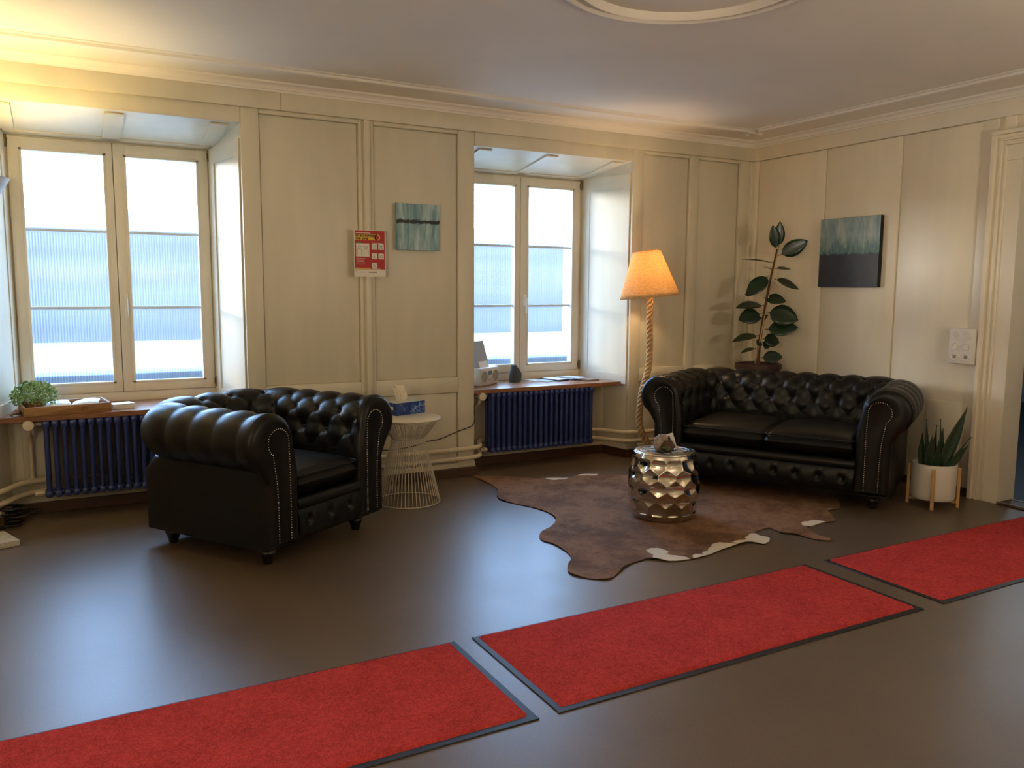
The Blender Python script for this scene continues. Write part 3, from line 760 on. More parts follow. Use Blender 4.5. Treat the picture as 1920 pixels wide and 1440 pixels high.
def cowhide():
    pts = [Vector((x, y, 0)) for x, y in HO]; n = len(pts); sm = []
    for i in range(n):                                # closed smooth outline
        a, b, c, d = pts[i-1], pts[i], pts[(i+1) % n], pts[(i+2) % n]
        for k in range(5):
            t = k/5; sm.append(0.5*((2*b)+(c-a)*t+(2*a-5*b+4*c-d)*t*t+(3*b-a-3*c+d)*t**3))
    ol = [Vector((p.x, p.y)) for p in sm]; m_ = len(ol)
    def inside(x, y):
        r = False; j = m_-1
        for i in range(m_):
            if (ol[i].y > y) != (ol[j].y > y) and x < (ol[j].x-ol[i].x)*(y-ol[i].y)/(ol[j].y-ol[i].y)+ol[i].x: r = not r
            j = i
        return r
    V = list(ol); x = 1.98
    while x < 4.3:
        y = 2.86
        while y < 5.12:
            if inside(x, y) and min((Vector((x, y))-p).length_squared for p in ol) > .016**2: V.append(Vector((x+random.uniform(-.004, .004), y+random.uniform(-.004, .004))))
            y += .028
        x += .028
    vs, es, fs, *_ = delaunay_2d_cdt(V, [(i, (i+1) % m_) for i in range(m_)], [], 1, 1e-5)
    out = []; cen = Vector((3.03, 3.7)); colr = []
    for i, p in enumerate(vs):
        ed = min((p-o).length for o in ol)
        z = .0045+.004*(noise.noise(Vector((p.x*5, p.y*5, 2)))+.6)+(.010*max(0, noise.noise(Vector((p.x*9, p.y*9, 8)))) if ed < .05 else 0)
        if (p-Vector((3.03, 3.685))).length < .24 or (p.x-3.9)*.87+(p.y-3.6)*.49 > 0: z = .0045
        out.append((p.x-cen.x, p.y-cen.y, z))
        w = max([max(0.0, 1-((p.x-a)**2+(p.y-b)**2)**.5/(r*1.15)) for a, b, r in HW]); colr.append(min(1, w*1.5))
    k = len(out); bot = [(x, y, z-.003) for x, y, z in out]
    F_ = [tuple(f) for f in fs]; cnt = {}
    for f in F_:
        for a, b in zip(f, f[1:]+f[:1]): cnt[(a, b)] = 1
    side = [(a, b, b+k, a+k) for a, b in cnt if (b, a) not in cnt]
    m = MB(); m.v = out+bot; m.f = F_+[tuple(i+k for i in reversed(f)) for f in F_]+side
    o = m.build('cowhide_rug', HIDE, None, smooth=True, loc=(cen.x, cen.y, 0)); fixn(o)
    ca = o.data.color_attributes.new('white', 'FLOAT_COLOR', 'POINT')
    for i in range(2*k):
        c = colr[i % k]; ca.data[i].color = (c, c, c, 1)
    return tag(o, 'brown cowhide rug with white edge patches under the metal stool', 'rug')
cowhide()

# ------------------------------------------------------------------ wire side table and tissue box
t = thing('side_table', 'round cream side table with a flared wire base beside the armchair', 'table', (1.83, 4.685, 0))
m = MB(); m.lathe([(.001, .516), (.192, .516), (.199, .519), (.202, .524), (.199, .530), (.194, .532), (.001, .532)], 56, caps=False); m.build('table_top', TABLETOP, t, smooth=True)
for rr_, z, w in ((.196, .004, .0035), (.100, .400, .0025), (.104, .385, .0022), (.190, .512, .0028)):
    m = MB(); m.tube([(rr_*math.cos(a), rr_*math.sin(a), z) for a in [2*PI*i/64 for i in range(64)]], w, 6, closed=True); m.build('ring', WIRE, t, smooth='all')
m0 = None
for i in range(52):
    if m0 is None:
        m = MB(); m.tube(spline([(.196, 0, .004), (.150, 0, .20), (.104, 0, .385), (.101, 0, .400), (.115, 0, .42), (.192, 0, .515)], 3), .0021, 5); m0 = m.build('wire', WIRE, t, smooth='all'); o = m0
    else: o = share(m0, 'wire', t)
    o.rotation_euler = (0, 0, 2*PI*i/52)
def box_print():
    n = Nt('tissue_box_print'); v = n.coord('Object'); vo = n.add('TexVoronoi', feature='DISTANCE_TO_EDGE'); n.link(v, vo.inputs['Vector']); vo.inputs['Scale'].default_value = 34
    vd = n.add('TexVoronoi', feature='F1'); n.link(v, vd.inputs['Vector']); vd.inputs['Scale'].default_value = 60
    c = n.ramp(n.noise(v, 18, 3), [(0.35, rgb(20, 40, 112)), (0.7, rgb(36, 74, 158))])
    msk = n.ramp(n.noise(v, 12, 2), [(0.5, (0, 0, 0, 1)), (0.6, (1, 1, 1, 1))])
    ln_ = n.ramp(vo.outputs['Distance'], [(0.0, (1, 1, 1, 1)), (0.10, (0, 0, 0, 1))])
    c = n.mix(n.mix(1.0, msk, ln_, 'MULTIPLY'), c, rgb(150, 185, 225)); 
    c = n.mix(n.ramp(vd.outputs['Distance'], [(0.10, (1, 1, 1, 1)), (0.16, (0, 0, 0, 1))]), c, rgb(110, 160, 215))
    return n.set(c, 0.4)
tb = thing('tissue_box', 'blue tissue box with a white tissue on the wire table', 'tissue box', (1.865, 4.825, .532), math.radians(17))
boxo('box', box_print(), tb, -.115, .115, -.06, .06, 0, .078, r=.0015)
boxo('top_print', mat('pale_blue_print', (196, 204, 206), .5), tb, -.114, .114, -.059, .059, .0775, .0788)
boxo('side_label', PAPER, tb, -.1157, -.114, -.030, .022, .034, .054)
m = MB(); rows = []
for i in range(15):
    a = i/14*2-1; r = []
    for j in range(11):
        h = j/10
        r.append((-.035+a*(.026+.036*h)-.030*h*h+.012*h, .016*math.sin(a*5+h*2)*(.4+h)+.010*math.cos(a*9), .076+.105*h*(1-.16*(a+.4)**2)+.012*math.sin(a*3)*h))
    rows.append(r)
m.grid(rows); m2 = m.build('tissue', mat('tissue_paper', (236, 226, 206), .9), tb, smooth='all')
so = m2.modifiers.new('t', 'SOLIDIFY'); so.thickness = .0012

# ------------------------------------------------------------------ hammered metal stool
t = thing('drum_stool', 'hammered silver metal drum stool standing on the cowhide', 'stool', (3.03, 3.685, .010))
HS = .382; seg = 240; nz = 120; NH = 13
def drum_r(z):
    t_ = z/HS; return .168+.042*math.sin(PI*min(1, max(0, (t_*.92+.06))))**.8
rows_c = [(.064, 0), (.128, .5), (.192, 0), (.256, .5), (.320, 0)]
m = MB(); rows = []
for j in range(nz+1):
    z = HS*j/nz; r0 = drum_r(z); row = []
    for i in range(seg+1):
        a = 2*PI*i/seg; best = 9
        for zc, off in rows_c:
            k = round(a/(2*PI)*NH-off); da = (a-(k+off)*2*PI/NH)
            # irregular hand-hammered dimples
            jx = .004*math.sin(k*12.9+zc*78); jz = .005*math.sin(k*7.3+zc*41)
            d = math.hypot(da*r0*1.0+jx, (z-zc+jz)*1.12)
            if d < best: best = d
        dim = -.013*max(0, 1-(best/.051)**2) if .035 < z < .352 else 0
        row.append(((r0+dim)*math.cos(a), (r0+dim)*math.sin(a), z))
    rows.append(row)
m.grid(rows); body = m.build('drum', CHROME, t, smooth='all'); fixn(body)
m = MB(); m.lathe([(.001, HS+.003), (.155, HS+.003), (.168, HS+.001), (drum_r(HS)+.004, HS-.006), (drum_r(HS)+.003, HS-.012)], 96, caps=False); top = m.build('top_plate', mat('brushed_top', (176, 172, 166), .22, 1.0), t, smooth=True)
m = MB()
for k in range(9):
    a = 2*PI*k/9; cx, cy = .098*math.cos(a), .098*math.sin(a)
    for rr_ in (.012, .021, .030): m.tube([(cx+rr_*math.cos(b), cy+rr_*math.sin(b), HS+.003) for b in [2*PI*i/20 for i in range(20)]], .0012, 5, closed=True)
for rr_ in (.03, .045, .06, .14): m.tube([(rr_*math.cos(b), rr_*math.sin(b), HS+.003) for b in [2*PI*i/48 for i in range(48)]], .0012, 5, closed=True)
m.build('engraved_rings', STEEL, top, smooth='all')
boxf = MB(); boxf.lathe([(.001, 0), (.160, 0), (.168, .004)], 40, caps=False); boxf.build('base_plate', CHROME, t, smooth=True)
# ornament of weathered wood with a small succulent and a printed card
ZS = .010+HS+.0045
orn = thing('driftwood_planter', 'knobbly grey driftwood piece holding a small succulent on the stool', 'ornament', (2.985, 3.645, ZS), math.radians(-40))
def blob(c, r, sc, seed, amp=.28, seg=18, rings=12):
    o = MB(); o.ball((0, 0, 0), 1, seg, rings); out = []
    for x, y, z in o.v:
        n_ = 1+amp*noise.noise(Vector((x*1.6+seed, y*1.6, z*1.6)))+amp*.4*noise.noise(Vector((x*4+seed, y*4, z*4)))
        out.append((c[0]+x*r*sc[0]*n_, c[1]+y*r*sc[1]*n_, c[2]+z*r*sc[2]*n_))
    return out, o.f
DRIFT = mat('driftwood', (168, 150, 136), .85, var=.3, vs=30, bump=.4, bs=70); DRIFT_D = mat('dark_bark', (92, 68, 58), .9, var=.35, vs=30, bump=.5, bs=60)
m = MB(); m.add(*blob((-.022, .0, .045), .040, (.85, .75, 1.15), 1)); m.add(*blob((-.004, .0, .078), .026, (1.3, .8, .8), 3)); m.build('driftwood', DRIFT, orn, smooth='all')
m = MB(); m.add(*blob((.024, -.008, .034), .038, (1.1, .85, .95), 5)); m.build('bark', DRIFT_D, orn, smooth='all')
SUC = mat('succulent_green', (112, 128, 78), .5, var=.2)
s0 = None
for i in range(11):
    if s0 is None:
        m = MB(); m.ball((.012, 0, .004), .011, 8, 6, (1, .55, .4)); s0 = m.build('leaf', SUC, orn, smooth='all'); o = s0
    else: o = share(s0, 'leaf', orn)
    o.location = (.024+.006*(i % 3-1), -.048-.003*(i % 2), .014+.004*(i % 4)); o.rotation_euler = (.35, -.5*(i % 2)-.2, 2*PI*i/11)
card = thing('small_card', 'small white printed card leaning behind the driftwood on the stool', 'card', (3.072, 3.668, ZS), math.radians(-33))
m = MB(); m.rbox(-.027, .027, -.0012, .0012, 0, .085, .0008, 1); c_ = m.build('card', PAPER, card, smooth=True); c_.rotation_euler = (math.radians(-14), math.radians(-16), 0); c_.location = (0, 0, .008)
m = MB(); m.box(-.022, .004, -.0017, -.0010, .046, .070); m.build('dark_print', BLACK, c_)
m = MB()
for k in range(5): m.box(-.020, .018-.006*(k % 2), -.0017, -.0010, .012+.006*k, .0145+.006*k)
m.build('text_lines', mat('grey_ink', (150, 150, 155), .7), c_)

# ------------------------------------------------------------------ rope floor lamp
t = thing('floor_lamp', 'rope stemmed floor lamp with a lit linen shade beside the sofa', 'lamp', (3.80, 4.82, 0))
lo = lambda p: (p[0]-3.80, p[1]-4.82, p[2])
path = spline([lo(p) for p in [(3.767, 4.80, 1.30), (3.772, 4.80, 1.15), (3.776, 4.80, 1.02), (3.779, 4.80, .86), (3.772, 4.80, .74), (3.745, 4.80, .65), (3.716, 4.80, .55), (3.702, 4.80, .45), (3.700, 4.80, .36), (3.718, 4.80, .285), (3.751, 4.80, .226), (3.80, 4.805, .165), (3.86, 4.82, .10), (3.90, 4.85, .055)]], 12)
L_ = [0]
for i in range(1, len(path)): L_.append(L_[-1]+(path[i]-path[i-1]).length)
m = MB()
fine = []; N_ = 260
for k in range(N_+1):
    d_ = L_[-1]*k/N_; j = max(i for i in range(len(L_)) if L_[i] <= d_+1e-9); j = min(j, len(path)-2)
    f = (d_-L_[j])/max(1e-9, L_[j+1]-L_[j]); fine.append((path[j].lerp(path[j+1], f), d_))
for s3 in range(3):
    pts = []
    for k in range(N_+1):
        T = (fine[min(N_, k+1)][0]-fine[max(0, k-1)][0]).normalized(); A = Vector((0, 1, 0)); A = (A-T*A.dot(T)).normalized(); Bv = T.cross(A)
        a = 2*PI*(s3/3)+fine[k][1]*2*PI/.105
        pts.append(fine[k][0]+(A*math.cos(a)+Bv*math.sin(a))*.0132)
    m.tube(pts, .0125, 8)
m.build('rope_stem', ROPE, t, smooth='all')
m = MB(); m.tube([(.09+.095*(1-.12*a/6.28)*math.cos(a), .02+.095*(1-.12*a/6.28)*math.sin(a), .024) for a in [i*.2 for i in range(60)]], .022, 10); m.build('rope_base', ROPE, t, smooth='all')
sh = MB(); rows = []
for j in range(13):
    h = j/12; r_ = .218+(.100-.218)*h; rows.append([(r_*math.cos(2*PI*i/56), r_*math.sin(2*PI*i/56), h*.335-.03) for i in range(57)])
sh.grid(rows); so_ = sh.build('lamp_shade', LINEN, t, smooth='all')
ax = Vector((math.sin(math.radians(38)), math.cos(math.radians(38)), 0))     # leans a little towards the window
so_.location = (-.035, -.02, 1.295); so_.rotation_mode = 'QUATERNION'
from mathutils import Quaternion
so_.rotation_quaternion = Quaternion(ax, math.radians(-5.5))
sm_ = so_.modifiers.new('t', 'SOLIDIFY'); sm_.thickness = .0015
for r_, z in ((.218, -.03), (.100, .305)):
    m = MB(); m.tube([(r_*math.cos(a), r_*math.sin(a), z) for a in [2*PI*i/48 for i in range(48)]], .0025, 6, closed=True); m.build('rim', LINEN, so_, smooth='all')
m = MB(); m.tube([(-.033, -.02, 1.28), (-.033, -.02, 1.36)], .016, 12); m.build('socket', BLACKP, t, smooth=True)
m = MB(); m.ball((-.033, -.02, 1.40), .03, 14, 9, (1, 1, 1.25)); m.build('bulb', BULB, t, smooth='all')
light('floor_lamp_bulb_light', 'POINT', (3.767, 4.80, 1.44), 12, (1.0, 0.68, 0.36), shadow_soft_size=0.045)

# ------------------------------------------------------------------ plants
def leaf_mesh(L, w, droop=.1, fold=.12, nl=10, tipk=1.0):
    """leaf along +X, width in Y, curving down in -Z"""
    m = MB(); top = []
    for i in range(nl+1):
        f = i/nl; wid = w*.5*(math.sin(PI*min(1, f**.85))**.75 if 0 < f < 1 else 0)
        if f > .9: wid *= 1
        z = -droop*L*f*f
        top.append([(L*f, -wid, z+fold*wid), (L*f, -wid*.5, z+fold*wid*.4), (L*f, 0, z), (L*f, wid*.5, z+fold*wid*.4), (L*f, wid, z+fold*wid)])
    m.grid(top); return m
def place_leaf(parent, base, tip, w, droop, twist, mt, name='leaf', petiole=.03, up=None):
    b, t_ = Vector(base), Vector(tip); d = t_-b; L = d.length
    m = leaf_mesh(L, w, droop); o = m.build(name, mt, parent, smooth='all')
    X = (d.normalized()); # tilt up so that drooped tip meets target
    upv = Vector((0, 0, 1)) if up is None else Vector(up)
    Z = (upv-X*upv.dot(X)); Z = Z.normalized() if Z.length > .05 else X.orthogonal().normalized()
    Yv = Z.cross(X)
    M_ = Matrix((X, Yv, Z)).transposed()
    M_ = M_ @ Matrix.Rotation(twist, 3, 'X') @ Matrix.Rotation(-math.atan(droop), 3, 'Y')
    o.rotation_euler = M_.to_euler(); o.location = b
    sd = o.modifiers.new('t', 'SOLIDIFY'); sd.thickness = .0015
    return o
# rubber plant in the corner: positions in the plane across the view, metres
PX, PY = 4.778, 4.70
vr = Vector((.848, -.53, 0)); vd = Vector((.53, .848, 0))       # across and along the view direction
rt = thing('rubber_plant', 'tall dark leaved rubber plant in the corner behind the sofa', 'plant', (PX, PY, 0))
KX = 6.41/1533/4.643
def pp(cx, cy, dep=0.0):                                        # sketch units to metres about the stem
    x = (cx-380)*KX; z = .755+(1320-cy)*KX
    v = vr*x+vd*dep; return Vector((v.x, v.y, z))
m = MB(); m.lathe([(.115, 0), (.125, .01), (.165, .70), (.178, .71), (.178, .748), (.165, .752), (.158, .745), (.155, .71), (.001, .705)], 40, caps=False); pot = m.build('pot', POT_RED, rt, smooth=True)
m = MB(); m.lathe([(.001, .722), (.155, .722)], 30, caps=False); m.build('soil', SOIL, rt)
m = MB(); m.tube(spline([(0, 0, .70), pp(378, 1320), pp(382, 1180), pp(400, 1000), pp(430, 760), pp(460, 560), pp(500, 340)], 6), [.017-.011*i/36 for i in range(37)], 10); m.build('stem', STEM, rt, smooth='all')
m = MB(); m.tube([pp(345, 1330, -.03), pp(372, 1180, -.02), pp(470, 560, -.015), pp(515, 300, -.01)], .0045, 8); m.build('cane', PALE_WOOD, rt, smooth='all')
toward = (-.53, -.848, .35)
LV = [((495,350),(445,140),88,.05,0,1,-.03),((515,330),(508,106),78,.03,0,1,-.02),((515,395),(748,268),120,.05,.3,1,-.02),((465,455),(198,428),95,.05,0,0,.0),
 ((492,505),(632,510),60,.1,.4,0,.04),((470,518),(404,492),40,.1,0,0,.06),((485,592),(706,682),95,.10,.75,0,.03),((445,560),(240,745),120,.10,.9,0,-.06),((432,622),(255,735),100,.12,.8,0,.05),
 ((412,822),(160,848),110,.25,.5,0,-.05),((405,755),(570,790),95,.15,.95,0,-.08),((392,890),(182,950),130,.12,1.1,0,-.06),((430,875),(690,945),165,.10,1.25,0,-.05),((425,1030),(690,1010),130,.05,1.1,0,-.06),
 ((378,1082),(145,1140),90,.30,.5,0,-.04),((408,1110),(562,1145),110,.10,1.2,0,.03),((357,1196),(230,1243),60,.30,.4,0,.02),((398,1278),(570,1265),105,.05,1.2,0,-.06),((395,1130),(350,1165),60,.1,1.0,0,-.05),((405,1140),(475,1190),75,.1,1.2,0,.02)]
for b_, t_, w_, dr, tw, face, dep in LV:
    B_ = pp(*b_); T_ = pp(t_[0], t_[1], dep)
    k = B_.lerp(T_, .10)
    place_leaf(rt, k, T_, w_*1.15*KX, dr, (tw if t_[0] > b_[0] else -tw), LEAF, up=(toward if face else None))
    m = MB(); m.tube([B_, k], .0028, 6); m.build('petiole', STEM, rt, smooth='all')
for b_, t_ in (((395, 930), (310, 975)), ((405, 950), (440, 905))): place_leaf(rt, pp(*b_), pp(t_[0], t_[1], -.03), 50*KX, .2, 1.0, LEAF_UNDER, 'dry_leaf')
# snake plant in a white pot on a wooden stand
t = thing('snake_plant', 'snake plant in a white pot on a pale wood stand by the doorway', 'plant', (4.683, 3.107, 0))
m = MB(); m.lathe([(.001, .045), (.112, .045), (.120, .05), (.126, .07), (.128, .262), (.126, .268), (.118, .268), (.116, .262), (.114, .235), (.001, .235)], 48, caps=False); m.build('pot', CERAMIC, t, smooth=True)
m = MB(); m.lathe([(.001, .240), (.114, .240)], 32, caps=False); m.build('soil', SOIL, t)
va = math.atan2(-.55, -.83)
lg = None
for k in range(4):
    a = va+k*PI/2
    if lg is None: m = MB(); m.rbox(.130, .148, -.011, .011, 0, .250, .002, 1); lg = m.build('leg', PALE_WOOD, t, smooth=True); o = lg
    else: o = share(lg, 'leg', t)
    o.rotation_euler = (0, 0, a)
for k in range(2):
    m = MB(); m.rbox(-.134, .134, -.009, .009, .026+.0005*k, .0445, .002, 1); o = m.build('cross_bar', PALE_WOOD, t, smooth=True); o.rotation_euler = (0, 0, va+k*PI/2)
vr2 = Vector((.55, -.83, 0)); vd2 = Vector((.83, .55, 0)); K2 = 5.2/1533/5.54
def sp(cx, cy, dep): return vr2*((cx-380)*K2)+vd2*dep+Vector((0, 0, .236+(810-cy)*K2))
for (bx, by), (tx, ty), w_, dep in [((430,810),(637,175),95,.0),((400,810),(440,405),60,.03),((480,810),(668,540),60,-.02),((330,810),(345,470),80,-.03),((270,810),(250,460),62,.0),((360,800),(378,385),34,.04),((320,800),(280,330),30,.05),((440,800),(408,320),22,.05),((390,810),(410,560),75,-.05),((470,800),(690,480),18,.04)]:
    B_, T_ = sp(bx, by+20, dep*.6), sp(tx, ty, dep); d = T_-B_; L = d.length; m = MB(); rows = []
    for i in range(9):
        f = i/8; wd = w_*K2*.5*(.72+.5*math.sin(PI*min(1, f*1.1)))*(1-f**3.2)+.0004
        rows.append([(-wd, -wd*.3, L*f), (-wd*.5, -.002, L*f), (0, .002, L*f), (wd*.5, -.002, L*f), (wd, -wd*.3, L*f)])
    m.grid(rows); o = m.build('leaf', SNAKE, t, smooth='all'); Z = d.normalized(); X = (vr2-Z*vr2.dot(Z)).normalized(); Yv = Z.cross(X)
    o.rotation_euler = (Matrix((X, Yv, Z)).transposed() @ Matrix.Rotation(random.uniform(-.5, .5), 3, 'Z')).to_euler(); o.location = B_
    sd = o.modifiers.new('t', 'SOLIDIFY'); sd.thickness = .004

# ------------------------------------------------------------------ pictures, notice, switch plate
def paint_left():
    n = Nt('painting_teal_drips'); v = n.coord('Object'); vst = n.coord('Object', (22, 1, 3)); vs2 = n.coord('Object', (40, 1, 60))
    a = n.noise(vst, 1.0, 4, .6); b = n.noise(n.coord('Object', (60, 1, 5)), 1, 3)
    c = n.ramp(a, [(0.32, rgb(60, 108, 126)), (0.48, rgb(120, 160, 168)), (0.62, rgb(186, 206, 206))])
    c = n.mix(0.25, c, n.ramp(b, [(0.35, rgb(60, 104, 116)), (0.65, rgb(180, 200, 200))]))
    sz = n.add('SeparateXYZ'); n.link(v, sz.inputs[0])
    wob = n.add('Math', operation='MULTIPLY_ADD'); n.link(n.noise(vs2, .9, 5, .75), wob.inputs[0]); wob.inputs[1].default_value = .055; n.link(sz.outputs['Z'], wob.inputs[2])
    m1 = n.ramp(wob.outputs[0], [(0.0, (0, 0, 0, 1)), (0.048, (0, 0, 0, 1)), (0.052, (1, 1, 1, 1)), (0.073, (1, 1, 1, 1)), (0.077, (0, 0, 0, 1))])
    c = n.mix(m1, c, rgb(14, 14, 14))
    return n.set(c, 0.5)
def paint_right():
    n = Nt('painting_dark_field'); v = n.coord('Object')
    a = n.noise(n.coord('Object', (1, 18, 4)), 1, 5, .7); b = n.noise(n.coord('Object', (1, 26, 9)), 1, 4, .75)
    sky = n.ramp(a, [(0.3, rgb(96, 130, 138)), (0.5, rgb(142, 164, 166)), (0.7, rgb(186, 192, 184))])
    mid = n.ramp(b, [(0.3, rgb(36, 62, 66)), (0.5, rgb(78, 118, 122)), (0.62, rgb(120, 140, 110)), (0.75, rgb(214, 214, 186))])
    low = n.ramp(n.noise(v, 14, 3), [(0.3, rgb(26, 29, 32)), (0.7, rgb(42, 46, 50))])
    sz = n.add('SeparateXYZ'); n.link(v, sz.inputs[0])
    w1 = n.add('Math', operation='MULTIPLY_ADD'); n.link(n.noise(n.coord('Object', (1, 30, 6)), 1, 4, .7), w1.inputs[0]); w1.inputs[1].default_value = .16; n.link(sz.outputs['Z'], w1.inputs[2])
    w2 = n.add('Math', operation='MULTIPLY_ADD'); n.link(n.noise(n.coord('Object', (1, 40, 20)), 1, 3, .6), w2.inputs[0]); w2.inputs[1].default_value = .05; n.link(sz.outputs['Z'], w2.inputs[2])
    c = n.mix(n.ramp(w1.outputs[0], [(0.10, (0, 0, 0, 1)), (0.20, (1, 1, 1, 1))]), mid, sky)
    c = n.mix(n.ramp(w2.outputs[0], [(0.0, (0, 0, 0, 1)), (0.008, (0, 0, 0, 1)), (0.022, (1, 1, 1, 1))]), low, c)
    return n.set(c, 0.45)
t = thing('painting', 'small square teal painting with a black streak across it', 'painting', (2.083, D-.001, 1.72))
boxo('canvas', mat('canvas_edge_teal', (118, 148, 150), .7), t, -.153, .153, -.022, -.001, -.151, .151, r=.002)
boxo('painted_face', paint_left(), t, -.152, .152, -.0232, -.0215, -.150, .150)
t = thing('painting', 'larger square painting, pale blue above and black below, on the right wall', 'painting', (R-.001, 4.13, 1.60))
boxo('canvas', mat('canvas_edge_black', (20, 20, 22), .7), t, -.036, -.001, -.260, .260, -.252, .252, r=.002)
boxo('painted_face', paint_right(), t, -.0372, -.0355, -.259, .259, -.251, .251)
# A4 notice in red, yellow and white
PRED = mat('notice_red', (176, 38, 32), .55); PYEL = mat('notice_yellow', (222, 176, 50), .55); PBLK = mat('notice_black', (30, 22, 18), .6); PWHT = mat('notice_white', (228, 220, 204), .55); PGRN = mat('notice_green', (70, 130, 70), .6); PGRY = mat('notice_grey', (150, 145, 135), .6)
nt = thing('notice', 'red and white A4 hygiene notice with a yellow banner on the wall strip', 'notice', (1.742, D-.038, 1.538))
boxo('sheet', PWHT, nt, -.1055, .1055, -.0012, 0, -.1485, .1485)
def ink(name, m_, x0, x1, z0, z1, lay=1): return boxo(name, m_, nt, x0, x1, -.0012-.0004*lay, -.0010, z0, z1)
ink('red_field', PRED, -.100, .100, -.100, .1460); 
ink('yellow_strip', PYEL, -.098, .005, -.098, -.090, 2)
def disc(name, m_, cx, cz, r, lay):
    m = MB(); m.add([(cx+r*math.cos(2*PI*i/24), -.0012-.0004*lay, cz+r*math.sin(2*PI*i/24)) for i in range(24)], [tuple(range(24))]); return fixn(m.build(name, m_, nt))
ink('banner', PYEL, -.100, .050, .086, .122, 2); disc('banner_end', PYEL, .050, .104, .020, 2); disc('banner_ring', PRED, .050, .104, .013, 3)
def text(body, m_, x, z, size, parent, lay=3, sx=1.0):
    cu = bpy.data.curves.new('lettering', 'FONT'); cu.body = body; cu.size = size; cu.offset = size*.055
    ob = bpy.data.objects.new('tmp_text', cu); COL.objects.link(ob)
    me = bpy.data.meshes.new_from_object(ob.evaluated_get(bpy.context.evaluated_depsgraph_get())); bpy.data.objects.remove(ob)
    for v in me.vertices: v.co = Vector((x+v.co.x*sx, -.0012-.0004*lay, z+v.co.y))
    me.materials.clear(); me.materials.append(m_); o = bpy.data.objects.new('lettering', me); COL.objects.link(o); o.parent = parent; return o
text('SO SCH\u00dcTZEN', PBLK, -.094, .1065, .0165, nt, sx=1.18); text('WIR UNS.', PBLK, -.094, .0895, .0165, nt, sx=1.18)
def line_icon(pts, w, m_, lay=4):
    m = MB()
    for (x0, z0), (x1, z1) in zip(pts, pts[1:]):
        d = Vector((x1-x0, z1-z0)); l = d.length; d /= l; nx_ = Vector((-d.y, d.x))*w/2; y = -.0012-.0004*lay
        m.add([(x0+nx_.x, y, z0+nx_.y), (x0-nx_.x, y, z0-nx_.y), (x1-nx_.x, y, z1-nx_.y), (x1+nx_.x, y, z1+nx_.y)], [(0, 1, 2, 3)])
    return fixn(m.build('pictogram', m_, nt))
ink('green_tab', PGRN, -.090, -.055, .064, .074, 2)
ink('picture_tile', PWHT, -.092, -.004, -.020, .064, 3)
circ = lambda cx, cz, r, n=12: [(cx+r*math.cos(2*PI*i/n), cz+r*math.sin(2*PI*i/n)) for i in range(n+1)]
for cx in (-.070, -.026):
    line_icon(circ(cx, .042, .008), .002, PBLK); line_icon([(cx-.014, -.010), (cx-.014, .022), (cx-.006, .030), (cx+.006, .030), (cx+.014, .022), (cx+.014, -.010)], .002, PBLK)
line_icon([(-.058, .046), (-.038, .046)], .002, PBLK)
TI = [(.012, .022), (.057, .022), (.012, -.038), (.057, -.038), (.012, -.098)]
for k, (x, z) in enumerate(TI):
    ink('picture_tile', PWHT, x, x+.036, z+.004, z+.040, 3)
    cx, cz = x+.018, z+.022
    if k == 1: line_icon([(cx-.010, cz-.010), (cx+.010, cz+.010)], .003, PBLK); line_icon([(cx-.010, cz+.010), (cx+.010, cz-.010)], .003, PBLK)
    elif k == 0: line_icon([(cx-.010, cz+.010), (cx+.010, cz+.010), (cx+.010, cz), (cx-.004, cz), (cx-.004, cz-.010), (cx+.010, cz-.010)], .0018, PGRY)
    elif k == 2: line_icon([(cx, cz-.011), (cx, cz+.011)], .002, PGRY); line_icon(circ(cx-.004, cz-.004, .008), .0015, PGRY)
    elif k == 3: line_icon(circ(cx, cz, .010), .0018, PGRY); line_icon([(cx-.012, cz-.010), (cx, cz+.006), (cx+.012, cz-.010)], .0018, PGRY)
    else: line_icon([(cx, cz+.010), (cx, cz-.006)], .002, PGRY); line_icon([(cx-.009, cz), (cx, cz-.010), (cx+.009, cz)], .002, PGRY)
for k in range(5): ink('text_line', PWHT, -.090, -.030-.006*(k % 3), -.033-.009*k, -.0312-.009*k, 3)
ink('text_line', PWHT, -.094, .004, .128, .1315, 3); ink('text_line', PWHT, .014, .085, .066, .0685, 3); ink('text_line', PWHT, .014, .070, -.0975, -.0955, 3)
ink('text_line', PGRY, -.010, .045, -.122, -.114, 2); ink('text_line', PGRY, -.092, -.086, -.114, -.108, 2); ink('text_line', PGRY, -.080, -.030, -.120, -.118, 2)
# switch and socket plate
t = thing('switch_box', 'white surface switch and socket box beside the door casing', 'switch', (R-.004, 3.208, .972))
m = MB(); m.rbox(-.055, .004, -.086, .086, -.112, .112, .006); m.build('housing', WHITE, t, smooth=True)
GRV = mat('grey_recess', (150, 140, 122), .6)
for k, z in enumerate((.066, .0, -.068)):
    for y in (-.036, .040):
        m = MB(); m.lathe([(.001, 0), (.024, 0), (.026, .002), (.026, .005), (.023, .0065), (.021, .004), (.001, .004)], 26, caps=False); o = m.build('switch' if k < 2 else 'socket', WHITE, t, smooth=True)
        o.location = (-.0548, y, z); o.rotation_euler = (0, -PI/2, 0)
        m = MB()
        if k == 0: m.rbox(-.009, .009, -.013, .004, .004, .0085, .001, 1)
        elif k == 1: m.rbox(-.016, .016, -.016, .016, .004, .0055, .004, 1)
        else: m.add([(-.009, -.012, .0046), (.009, -.012, .0046), (.012, 0, .0046), (.009, .012, .0046), (-.009, .012, .0046), (-.012, 0, .0046)], [tuple(range(6))])
        m.build('rocker' if k < 2 else 'recess', WHITE if k < 2 else GRV, o, smooth=True)

